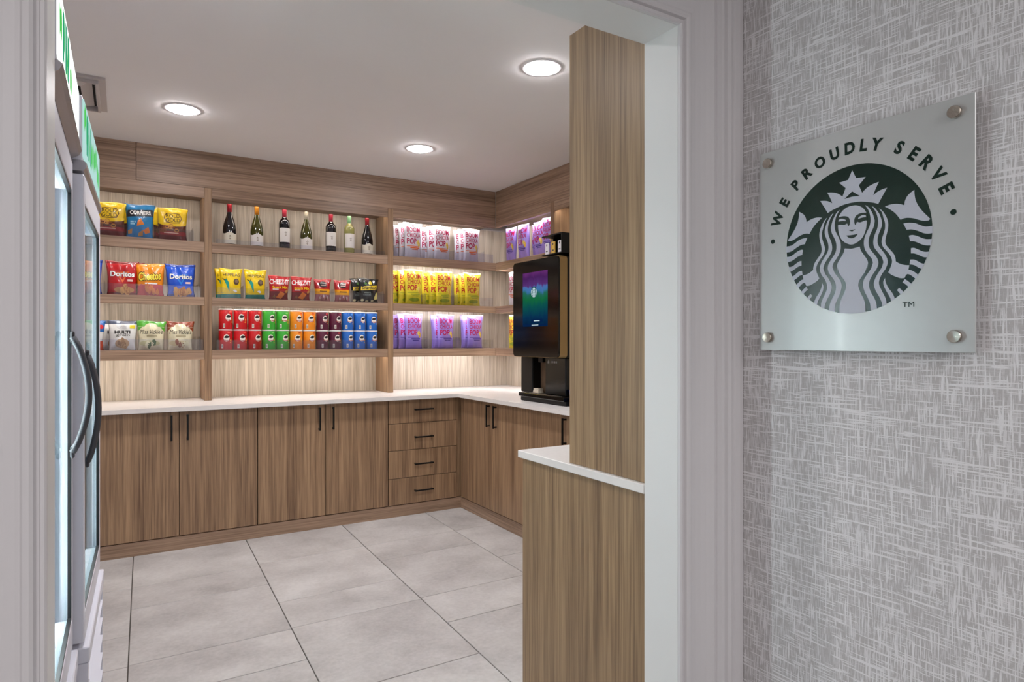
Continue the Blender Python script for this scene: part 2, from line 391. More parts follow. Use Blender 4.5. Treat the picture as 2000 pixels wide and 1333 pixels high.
EMB = {
 'crown': [(-0.0034,0.9313),(0.0507,0.814),(0.1787,0.8027),(0.0853,0.7122),(0.1304,0.6017),(0.1602,0.6294),(0.2033,0.6603),(0.2764,0.6876),(0.3513,0.7007),(0.3125,0.6259),(0.2764,0.5396),(0.3364,0.576),(0.3958,0.594),(0.4573,0.6035),(0.4076,0.5231),(0.3436,0.4155),(0.2642,0.4482),(0.1229,0.4865),(0.0412,0.4955),(-0.0066,0.4969)],
 'hole': [(-0.0066,0.6474),(0.101,0.5644),(0.0412,0.571),(-0.0162,0.5746)],
 'face': [(-0.0066,0.4546),(0.0601,0.4457),(0.1229,0.4129),(0.1663,0.3654),(0.1879,0.322),(0.1922,0.2783),(0.1941,0.2231),(0.1898,0.1628),(0.1756,0.0918),(0.1416,0.0172),(0.0916,-0.0313),(0.0285,-0.0631),(-0.013,-0.0683)],
 'eye': [(0.2002,0.3226),(0.1725,0.3292),(0.1229,0.334),(0.0728,0.324),(0.038,0.2977),(0.0234,0.2505),(0.0285,0.2063),(0.0412,0.1846),(0.0526,0.2088),(0.0633,0.2268),(0.1041,0.2117),(0.1478,0.2214),(0.1818,0.2263),(0.2002,0.216)],
 'lid': [(0.0778,0.2677),(0.0916,0.2857),(0.1229,0.299),(0.154,0.303),(0.1818,0.2934),(0.1848,0.2703),(0.154,0.2712),(0.1166,0.2693),(0.0853,0.2603)],
 'nose': [(-0.0162,0.1187),(0.003,0.1296),(0.0424,0.1299),(0.0221,0.1131),(0.003,0.1072),(-0.0162,0.1063)],
 'mouth': [(-0.0162,0.059),(0.0094,0.0604),(0.074,0.0635),(0.0412,0.0299),(0.0126,0.0177),(-0.0162,0.0161)],
 'hair1': [(0.1694,0.429),(0.2002,0.4113),(0.2339,0.3688),(0.2703,0.3019),(0.2914,0.232),(0.2975,0.2005),(0.2854,0.13),(0.2582,0.0736),(0.2339,0.0225),(0.2186,-0.0361),(0.2186,-0.103),(0.2339,-0.1535),(0.2764,-0.2161),(0.3185,-0.2722),(0.3412,-0.3228),(0.3424,-0.3769),(0.3155,-0.4494),(0.3394,-0.377),(0.3125,-0.4405),(0.2642,-0.5085),(0.2308,-0.5723),(0.2217,-0.6384),(0.243,-0.7188),(0.2884,-0.8003),(0.3155,-0.8681),(0.3258,-0.9454),(0.2443,-0.9697),(0.243,-0.9311),(0.2339,-0.87),(0.2002,-0.7891),(0.1602,-0.7073),(0.1416,-0.6264),(0.154,-0.5539),(0.1971,-0.4904),(0.246,-0.422),(0.2703,-0.3579),(0.2733,-0.3397),(0.2582,-0.2897),(0.2155,-0.2333),(0.1756,-0.1707),(0.1552,-0.101),(0.1571,-0.0217),(0.1848,0.0538),(0.2278,0.1388),(0.243,0.2092),(0.2369,0.2833),(0.2155,0.3538)],
 'hair2': [(0.2582,0.4008),(0.2884,0.3803),(0.3245,0.3348),(0.3603,0.2747),(0.3869,0.1921),(0.3887,0.1261),(0.3662,0.0637),(0.3424,0.0012),(0.3334,-0.0696),(0.3484,-0.1316),(0.3958,-0.2003),(0.4398,-0.268),(0.462,-0.3298),(0.4602,-0.383),(0.431,-0.4514),(0.4573,-0.3712),(0.431,-0.4458),(0.3869,-0.5073),(0.3573,-0.5766),(0.3543,-0.6363),(0.384,-0.7102),(0.4222,-0.7842),(0.4427,-0.8389),(0.4489,-0.8936),(0.393,-0.9195),(0.3899,-0.8779),(0.3543,-0.7921),(0.3065,-0.705),(0.2854,-0.619),(0.3035,-0.5541),(0.3364,-0.4938),(0.384,-0.4233),(0.4064,-0.3599),(0.4087,-0.3479),(0.3899,-0.2862),(0.3484,-0.2276),(0.2945,-0.1489),(0.2782,-0.0804),(0.2914,0.0023),(0.3305,0.099),(0.3424,0.1753),(0.3364,0.2366),(0.3065,0.3259)],
 'hair3': [(0.3513,0.3541),(0.3958,0.3164),(0.4369,0.2498),(0.4602,0.1926),(0.4707,0.1313),(0.4631,0.0554),(0.4427,-0.0247),(0.434,-0.0889),(0.4515,-0.1447),(0.5008,-0.207),(0.541,-0.2619),(0.561,-0.317),(0.5639,-0.3572),(0.6149,-0.3918),(0.6709,-0.4132),(0.729,-0.422),(0.718,-0.4789),(0.7537,-0.4892),(0.7918,-0.5146),(0.8337,-0.5522),(0.8022,-0.5971),(0.7646,-0.5637),(0.7318,-0.5379),(0.7042,-0.5296),(0.6848,-0.5482),(0.6737,-0.5762),(0.6261,-0.5763),(0.5696,-0.554),(0.5123,-0.5231),(0.469,-0.4879),(0.495,-0.4341),(0.5152,-0.3771),(0.5169,-0.3298),(0.495,-0.2743),(0.4544,-0.2162),(0.4076,-0.157),(0.3869,-0.1006),(0.3899,-0.0473),(0.4087,0.0098),(0.4281,0.0784),(0.4293,0.1556),(0.4105,0.2211),(0.3899,0.2936)],
 'hair4': [(0.431,-0.5558),(0.4322,-0.5827),(0.4427,-0.6251),(0.4719,-0.6866),(0.5123,-0.7425),(0.5382,-0.7883),(0.5526,-0.8334),(0.5041,-0.8637),(0.4979,-0.8243),(0.4719,-0.7724),(0.4369,-0.7079),(0.4134,-0.6526),(0.4087,-0.5986)],
 'body': [(0.0979,-0.109),(0.1166,-0.1697),(0.1602,-0.2361),(0.1971,-0.2951),(0.2094,-0.3451),(0.1941,-0.4228),(0.2063,-0.3452),(0.1725,-0.4455),(0.1229,-0.5145),(0.0853,-0.5791),(0.0803,-0.6403),(0.1104,-0.7285),(0.1509,-0.8107),(0.1713,-0.8851),(0.1741,-0.9847),(0.0792,-0.9969),(-0.0098,-1.0),(-0.0098,-0.1235),(0.0412,-0.1186)],
 'fin': [(0.4281,0.3644),(0.4835,0.3769),(0.5468,0.3784),(0.6092,0.3652),(0.6681,0.3399),(0.6765,0.3894),(0.7014,0.4426),(0.7427,0.4807),(0.7891,0.5088),(0.7918,0.4424),(0.8081,0.3649),(0.8458,0.2839),(0.8991,0.2064),(0.9728,0.118),(0.9519,0.1014),(0.8991,0.1059),(0.8458,0.1253),(0.781,0.1564),(0.7097,0.1749),(0.6597,0.1744),(0.6233,0.1629),(0.5696,0.2423),(0.5123,0.3021)],
 's1': [(0.6569,0.111),(0.7097,0.1131),(0.7918,0.0956),(0.8565,0.0598),(0.9203,0.0319),(0.9996,0.0293),(0.9983,-0.0584),(0.9519,-0.059),(0.8991,-0.0458),(0.8351,-0.0109),(0.7646,0.0195),(0.6959,0.0268)],
 's2': [(0.7235,-0.0523),(0.7646,-0.0494),(0.8189,-0.0685),(0.8779,-0.1023),(0.9309,-0.1237),(0.9918,-0.1281),(0.9786,-0.206),(0.9256,-0.1992),(0.8726,-0.1782),(0.8081,-0.1413),(0.7755,-0.1296),(0.7373,-0.1245)],
 's3': [(0.7482,-0.2111),(0.7864,-0.2129),(0.8351,-0.2389),(0.8832,-0.2675),(0.9256,-0.2793),(0.9606,-0.278),(0.9378,-0.3471),(0.8991,-0.3401),(0.8458,-0.3114),(0.7918,-0.2835),(0.7482,-0.2772)],
 's4': [(0.74,-0.354),(0.7864,-0.359),(0.8243,-0.3802),(0.8672,-0.4104),(0.906,-0.4234),(0.875,-0.4841),(0.8351,-0.4612),(0.7918,-0.4295),(0.7646,-0.4181),(0.7318,-0.4119)],
 's6': [(0.6737,-0.5907),(0.7097,-0.6168),(0.7535,-0.6575),(0.7199,-0.694),(0.682,-0.6551),(0.6458,-0.632)],
 's7': [(0.6064,-0.6961),(0.6317,-0.7212),(0.6588,-0.7523),(0.6252,-0.7804),(0.6036,-0.7543),(0.5798,-0.7235)],
}
# ------------------------------------------------------------------ setting
XL, XR, YB, YF, CH = -0.90, 3.12, 5.24, 1.39, 2.65
OL, OR_, OZ = -0.103, 1.292, 2.19
st = dict(kind='structure')

floor = box('floor', -2.62, 3.2, -2.62, 5.3, -0.06, -0.004, GROUT, None, 0, **st)
def tiles():
    cols = {-2: [4.75, 4.04, 3.38, 3.05, 2.39, 2.06, 1.40],
            -1: [4.72, 4.01, 3.37, 3.05, 2.39, 2.06, 1.40],
            0: [4.72, 4.01, 3.69, 3.06, 2.735, 2.08, 1.76],
            1: [4.72, 4.05, 3.40, 3.07, 2.41, 2.08, 1.42],
            2: [4.72, 4.05, 3.73, 3.085, 2.75, 2.09, 1.76],
            3: [4.72, 4.05, 3.42, 3.09, 2.43, 2.10, 1.44],
            4: [4.72, 4.05, 3.74, 3.09, 2.76, 2.10, 1.77]}
    g = 0.0022
    for k, ys in cols.items():
        x0 = 0.053 + 0.649 * (k - 0); x1 = x0 + 0.649
        ys = ys + [1.24]
        for a, b in zip(ys[:-1], ys[1:]):
            if a - b < 0.05: continue
            def X(x, y): return max(-0.88, min(3.1, x + 0.024 * (y - 4.5)))
            q = [(X(x0, b) + g, b + g), (X(x1, b) - g, b + g), (X(x1, a) - g, a - g), (X(x0, a) + g, a - g)]
            if q[1][0] - q[0][0] < 0.02: continue
            m = MB(); e = 0.0015
            v = [(x, y, -0.004) for x, y in q] + [(x, y, -e) for x, y in q]
            v += [(q[0][0] + e, q[0][1] + e, 0), (q[1][0] - e, q[1][1] + e, 0), (q[2][0] - e, q[2][1] - e, 0), (q[3][0] + e, q[3][1] - e, 0)]
            fs = [(8, 9, 10, 11)]
            for i in range(4):
                j = (i + 1) % 4
                fs += [(i, j, 4 + j, 4 + i), (4 + i, 4 + j, 8 + j, 8 + i)]
            m.poly(v, fs); m.build('tile', TILE, floor)
tiles()
CARPET = mat('hall_carpet', '6A6460', 0.95, noise=0.3, nscale=120)
box('floor_hall', -2.6, 1.523, -2.6, 1.24, -0.004, 0.004, CARPET, None, 0, **st)

box('ceiling', -2.7, 3.2, -2.7, 5.3, CH, CH + 0.05, CEIL, None, 0, **st)
box('wall_back', XL, XR, YB, YB + 0.06, 0, CH, WALLP, None, 0, **st)
box('wall_left', XL - 0.06, XL, YF, YB + 0.06, 0, CH, WALLP, None, 0, **st)
box('wall_right', XR, XR + 0.06, YF, YB + 0.06, 0, CH, WALLP, None, 0, **st)
w = MB()
w.box(OR_ + 0.008, XR + 0.06, 1.26, YF, 0, CH); w.box(-2.66, OL - 0.008, 1.26, YF, 0, CH)
w.box(OL - 0.008, OR_ + 0.008, 1.26, YF, OZ + 0.008, CH)
w.build('wall_front', WALLP, None, 'structure')
j = MB()
j.box(OR_, OR_ + 0.008, 1.26, YF, 0, OZ); j.box(OL - 0.008, OL, 1.26, YF, 0, OZ); j.box(OL - 0.008, OR_ + 0.008, 1.26, YF, OZ, OZ + 0.008)
j.build('trim_2', JAMB, None, 'structure')
box('wall_hall_right', 1.523, 1.58, -2.66, 1.26, 0, CH, WPAPER, None, 0, **st)
box('wall_hall_left', -2.66, -2.6, -2.66, 1.26, 0, CH, WALLP, None, 0, **st)
box('wall_hall_rear', -2.6, 1.523, -2.66, -2.6, 0, CH, WALLP, None, 0, **st)

def casing():
    prof = [(0, 0), (0, .009), (.003, .012), (.008, .012), (.010, .008), (.014, .008), (.017, .016), (.022, .019), (.030, .019), (.034, .014),
            (.040, .012), (.055, .0105), (.075, .011), (.095, .0135), (.112, .018), (.120, .0205), (.124, .0205), (.126, .015), (.131, .015),
            (.134, .020), (.150, .021), (.158, .023), (.161, .018), (.166, .018), (.170, .026), (.180, .029), (.190, .028), (.194, .024),
            (.198, .029), (.215, .031), (.2285, .030), (.2285, 0)]
    m = MB(); n = len(prof)
    v = []
    for x, s, top in ((OL, -1, 0), (OL, -1, 1), (OR_, 1, 1), (OR_, 1, 0)):
        for (ww, t) in prof: v.append((x + s * ww, 1.2595 - t, (OZ + ww) if top else 0.004))
    fs = []
    for k in range(3):
        for i in range(n - 1): fs.append((k * n + i, (k + 1) * n + i, (k + 1) * n + i + 1, k * n + i + 1))
    m.poly(v, fs)
    m.build('trim_1', PAINT, None, 'structure', fix=True)
casing()

# ------------------------------------------------------------------ base cabinets
CT = 0.913
def pull_vertical(par, x, y, z0, z1, axis):
    b = MB(); t = 0.0055
    if axis == 'y':   # front faces -Y, y = front face of the door
        b.box(x - t, x + t, y - 0.032, y - 0.022, z0, z1, 0, 0.001)
        for z in (z0 + 0.004, z1 - 0.014): b.box(x - t, x + t, y - 0.0225, y, z, z + 0.01)
    else:
        b.box(x - 0.032, x - 0.022, y - t, y + t, z0, z1, 0, 0.001)
        for z in (z0 + 0.004, z1 - 0.014): b.box(x - 0.0225, x, y - t, y + t, z, z + 0.01)
    return b.build('handle', BLACKM, par)
def pull_horizontal(par, x, y, z):
    b = MB(); t = 0.0055; hw = 0.077
    b.box(x - hw, x + hw, y - 0.032, y - 0.022, z - t, z + t, 0, 0.001)
    for q in (x - hw + 0.004, x + hw - 0.014): b.box(q, q + 0.01, y - 0.0225, y, z - t, z + t)
    return b.build('handle', BLACKM, par)
YD, XD = 4.585, 2.300     # door faces of the two runs
def cabinet_back(x0, x1, xm, label, hxs):
    t = thing('base_cabinet', label, 'cabinet', ((x0 + x1) / 2, 4.9, 0), group='doored base cabinets')
    box('carcass', x0 + 0.001, x1 - 0.001, YD + 0.021, YB - 0.002, 0.10, 0.884, mat('carcass', '3A2E24', 0.7), t)
    for (a, b, hx) in ((x0, xm, hxs[0]), (xm, x1, hxs[1])):
        d = box('door', a + 0.002, b - 0.002, YD, YD + 0.019, 0.092, 0.880, WV, t)
        pull_vertical(d, hx, YD, 0.70, 0.862, 'y')
cabinet_back(-0.897, 0.775, 0.307, 'two-door wooden base cabinet nearest the glass-door coolers', (0.262, 0.353))
cabinet_back(0.777, 1.698, 1.232, 'two-door wooden base cabinet left of the four-drawer unit', (1.187, 1.282))
t = thing('drawer_unit', 'wooden base unit with four stacked drawers in the corner', 'cabinet', (1.98, 4.9, 0))
box('carcass', 1.701, 2.268, YD + 0.021, YB - 0.002, 0.10, 0.884, MATS['carcass'], t)
for z0, z1, hz in ((0.706, 0.880, 0.807), (0.502, 0.702, 0.596), (0.292, 0.498, 0.391), (0.092, 0.288, 0.187)):
    d = box('drawer', 1.702, 2.267, YD, YD + 0.019, z0, z1, WV, t)
    pull_horizontal(d, 1.98, YD, hz)
box('corner_filler', 2.270, 2.318, YD + 0.015, YD + 0.032, 0.09, 0.884, WV, t)
def cabinet_right(y0, ym, y1, label, hys):
    t = thing('base_cabinet', label, 'cabinet', (2.7, (y0 + y1) / 2, 0), group='doored base cabinets')
    box('carcass', XD + 0.021, XR - 0.002, y0 + 0.001, y1 - 0.001, 0.10, 0.884, MATS['carcass'], t)
    for (a, b, hy) in ((ym, y1, hys[0]), (y0, ym, hys[1])):
        d = box('door', XD, XD + 0.019, a + 0.002, b - 0.002, 0.092, 0.880, WV, t)
        pull_vertical(d, XD, hy, 0.70, 0.862, 'x')
cabinet_right(3.585, 4.065, 4.575, 'two-door wooden base cabinet on the right run beside the drawer corner', (4.11, 4.01))
cabinet_right(2.64, 3.115, 3.583, 'two-door wooden base cabinet on the right run below the beverage machine', (3.16, 3.07))
box('baseboard_back', -0.897, 2.318, 4.592, 4.612, 0, 0.086, WX, None, 0.001, **st)
box('baseboard_right', 2.306, 2.326, 2.3, 4.5915, 0, 0.086, WY, None, 0.001, **st)

b = MB()
P = [(-0.897, 4.548), (2.262, 4.548), (2.262, 2.30), (XR - 0.001, 2.30), (XR - 0.001, YB - 0.001), (-0.897, YB - 0.001)]
v2, t2 = fill2d(P)
n = len(P)
b.poly([(x, y, CT) for x, y in P], [tuple(f) for f in t2]); b.poly([(x, y, 0.885) for x, y in P], [tuple(f)[::-1] for f in t2])
b.poly([(x, y, 0.885) for x, y in P] + [(x, y, CT) for x, y in P], [(i, (i + 1) % n, n + (i + 1) % n, n + i) for i in range(n)])
o = b.build('countertop', QUARTZ, None, fix=True); tag(o, 'long white L-shaped countertop on the wooden base cabinets', 'countertop')

# peninsula and partition by the doorway
t = thing('peninsula_counter', 'low wooden peninsula with white top beside the doorway jamb', 'counter', (2.0, 1.74, 0))
box('side_panel', 1.304, 1.322, 1.394, 2.072, 0.0, 0.884, WP, t)
box('end_panel', 1.324, XR - 0.002, 2.054, 2.072, 0.0, 0.884, WP, t)
box('carcass', 1.324, XR - 0.002, 1.394, 2.052, 0.02, 0.882, MATS['carcass'], t)
box('worktop', 1.291, XR - 0.002, 1.3925, 2.086, 0.8855, CT, QUARTZ, t, 0.002, label='white stone top')
t = thing('partition_column', 'tall wood-grain partition standing on the white peninsula top', 'partition', (1.36, 1.58, CT))
box('panel', 1.306, 1.324, 1.394, 1.774, CT + 0.0005, 2.375, WP, t, 0.001)
box('end_panel', 1.3245, 1.44, 1.756, 1.774, CT + 0.0005, 2.375, WP, t, 0.001)
box('rear_panel', 1.4405, 1.458, 1.394, 1.774, CT + 0.0005, 2.375, WP, t, 0.001)

# ------------------------------------------------------------------ display shelving
YS, XS = 4.93, 2.82
LEV = [(1.202, 1.267), (1.577, 1.635), (1.950, 2.020)]
TOPZ = 2.327
LIP = 0.032      # the front edge hangs this much below the board, hiding the light strip
def board(name, a, c, z0, z1, par, side):
    m = MB()
    if side:
        m.box(XS + 0.001, XS + 0.019, a, c, z0, z1, 0, 0.0008); m.box(XS + 0.019, XR - 0.015, a, c, z0 + LIP, z1)
        return m.build(name, WY, par)
    m.box(a, c, YS + 0.001, YS + 0.019, z0, z1, 0, 0.0008); m.box(a, c, YS + 0.019, YB - 0.015, z0 + LIP, z1)
    return m.build(name, WX, par)
t = thing('display_shelving', 'wood-grain display shelving across the back wall above the countertop', 'shelving', (1.1, 5.08, CT))
SHELF = t
bays = [(-0.897, 0.485), (0.533, 1.822), (1.869, 3.115)]
for (a, c) in bays:
    box('back_panel', a + 0.001, c - 0.001, YB - 0.014, YB - 0.002, CT + 0.001, TOPZ + 0.032, WB, t, 0)
    for (z0, z1) in LEV: board('shelf_board', a, min(c, 3.115), z0, z1, t, False)
for (a, c) in ((0.486, 0.532), (1.823, 1.868)): box('upright', a, c, YS, YB - 0.0145, CT + 0.001, 2.399, WV, t, 0.001)
for (a, c) in ((-0.897, 0.4855), (0.5325, 1.8225), (1.8685, 2.819)): board('top_rail', a, c, TOPZ + 0.0005, 2.399, t, False)
for (a, c) in ((-0.897, 0.074), (0.0765, 2.819)): box('fascia_board', a, c, YS, YS + 0.02, 2.400, CH - 0.001, WX, t, 0.0006)
LEDM = {}
def led_mat(k):
    if k not in LEDM: LEDM[k] = emis('led_strip_%g' % k, (1.0, 0.93, 0.85) if k < 0.8 else (0.97, 0.96, 1.0), P_LED * k)
    return LEDM[k]
for bi, (a, c) in enumerate(bays):
    cc = min(c, 2.80)
    for li, z in enumerate([LEV[0][0], LEV[1][0], LEV[2][0], TOPZ + 0.0005]):
        k = [[0.75, 0.55, 0.5, 0.5], [0.78, 0.62, 0.55, 0.55], [1.5, 1.6, 1.6, 1.6]][bi][li]
        box('light_strip', a + 0.02, cc - 0.02, YS + 0.024, YS + 0.036, z + LIP - 0.008, z + LIP - 0.0005, led_mat(k), t, 0, label='glowing light strip under a shelf edge')

t = thing('display_shelving', 'wood-grain display shelving on the right wall behind the beverage machine', 'shelving', (2.97, 3.6, CT))
rb = [(4.080, 4.929), (3.15, 4.032), (2.31, 3.102)]
for i, (a, c) in enumerate(rb):
    box('back_panel', XR - 0.014, XR - 0.002, a + 0.001, (5.224 if i == 0 else c) - 0.001, CT + 0.001, TOPZ + 0.032, WB, t, 0)
    for (z0, z1) in LEV: board('shelf_board', a, c, z0, z1, t, True)
for (a, c) in ((4.033, 4.079), (3.103, 3.149)): box('upright', XS, XR - 0.0145, a, c, CT + 0.001, 2.399, WV, t, 0.001)
for (a, c) in ((2.31, 3.1025), (3.1495, 4.0325), (4.0795, 4.929)): board('top_rail', a, c, TOPZ + 0.0005, 2.399, t, True)
box('fascia_board', XS, XS + 0.02, 2.31, 4.929, 2.400, CH - 0.001, WY, t, 0.0006)
for i, (a, c) in enumerate(rb):
    for z in [LEV[0][0], LEV[1][0], LEV[2][0], TOPZ + 0.0005]:
        box('light_strip', XS + 0.024, XS + 0.036, a + 0.02, c - 0.02, z + LIP - 0.008, z + LIP - 0.0005, led_mat(1.5 if i == 0 else 0.7), t, 0)

# clear acrylic trays with low front lips and dividers
def tray(x0, x1, z, divs, label, hh=0.075):
    t = thing('acrylic_tray', label, 'shelf tray', ((x0 + x1) / 2, YS + 0.012, z), group='clear acrylic shelf trays')
    box('front_lip', x0, x1, YS + 0.007, YS + 0.0095, z + 0.0005, z + hh, ACRYL, t, 0)
    for d in divs: box('divider', d - 0.001, d + 0.001, YS + 0.010, YB - 0.03, z + 0.0005, z + hh + 0.02, ACRYL, t, 0)
tray(-0.55, 0.42, LEV[2][1], (0.190, 0.415), 'clear acrylic tray under the pretzel bags, top left shelf')
tray(-0.55, 0.465, LEV[1][1], (-0.1045, 0.452), 'clear acrylic tray under the red, orange and blue chip bags')
tray(-0.55, 0.478, LEV[0][1], (-0.094, 0.44, 0.458), 'clear acrylic tray under the multigrain and cream chip bags')
tray(0.56, 1.80, LEV[2][1], (), 'clear acrylic lip in front of the wine bottles', 0.03)
tray(0.57, 1.80, LEV[1][1], (0.744, 0.908, 1.236, 1.389, 1.543, 1.79), 'clear acrylic tray under the middle row of snack bags')
tray(0.565, 1.80, LEV[0][1], (), 'clear acrylic lip in front of the small snack cans', 0.07)
tray(1.88, 2.80, LEV[2][1], (1.905, 2.151, 2.45, 2.71), 'clear acrylic tray under the white popcorn bags')
tray(1.88, 2.80, LEV[1][1], (2.162, 2.452), 'clear acrylic tray under the yellow popcorn bags')
tray(1.88, 2.80, LEV[0][1], (2.17, 2.475), 'clear acrylic tray under the lilac popcorn bags')

# ------------------------------------------------------------------ recessed ceiling lamps and vent
LENS = emis('lamp_lens', (1.0, 0.965, 0.985), P_DOWN)
def downlight(x, y, label):
    t = thing('recessed_light', label, 'ceiling light', (x, y, CH), group='round recessed ceiling lights')
    b = MB(); n = 40
    prof = [(0.100, 0.0), (0.098, -0.003), (0.090, -0.004), (0.080, -0.003), (0.075, -0.0005)]
    for r, z in prof:
        for k in range(n):
            a = 2 * math.pi * k / n; b.v.append((x + r * math.cos(a), y + r * math.sin(a), CH + z))
    for i in range(len(prof) - 1):
        for k in range(n):
            k2 = (k + 1) % n; b.f.append([i * n + k, i * n + k2, (i + 1) * n + k2, (i + 1) * n + k]); b.m.append(0); b.sm.append(True)
    b.build('trim_ring', mat('lamp_ring', 'E6E4E6', 0.4), t, fix=False)
    l = MB(); l.lathe([(0.074, -0.0006), (0.072, -0.008), (0.060, -0.013), (0.0, -0.014)], x, y, CH, 32)
    l.build('lens', LENS, t, label='glowing frosted lens')
downlight(0.291, 4.093, 'round recessed ceiling light above the left of the back shelves')
downlight(1.741, 4.089, 'round recessed ceiling light nearest the room corner')
downlight(1.729, 2.574, 'round recessed ceiling light beside the wooden partition')
downlight(0.291, 2.44, 'round recessed ceiling light above the coolers, nearest the doorway')

t = thing('ceiling_vent', 'square white ceiling vent beyond the coolers', 'vent', (-0.34, 4.07, CH))
vm = mat('vent_paint', 'BDB7B6', 0.5)
b = MB()
for z0, z1, o1, o2 in ((-0.012, -0.0005, 0.265, 0.225), (-0.03, -0.012, 0.235, 0.222)):
    for a, c, d, e in ((-o1, -o2, -o1, o1), (o2, o1, -o1, o1), (-o2, o2, -o1, -o2), (-o2, o2, o2, o1)):
        b.box(-0.34 + a, -0.34 + c, 4.07 + d, 4.07 + e, CH + z0, CH + z1)
b.build('frame', vm, t)
for r, h_ in ((0.16, 0.028), (0.09, 0.036)):
    b = MB()
    v = [(-0.34 + sx * (r + e), 4.07 + sy * (r + e), CH - zz) for (e, zz) in ((0.045, 0.006), (0.0, h_), (-0.004, h_), (0.041, 0.004)) for sx, sy in ((-1, -1), (1, -1), (1, 1), (-1, 1))]
    fs = []
    for k in range(3):
        for i in range(4): fs.append((k * 4 + i, k * 4 + (i + 1) % 4, (k + 1) * 4 + (i + 1) % 4, (k + 1) * 4 + i))
    b.poly(v, fs); b.build('louver', vm, t)
box('dark_throat', -0.34 - 0.215, -0.34 + 0.215, 3.855, 4.285, CH - 0.003, CH - 0.0005, mat('vent_dark', '1C1A1A', 0.9), t, 0)

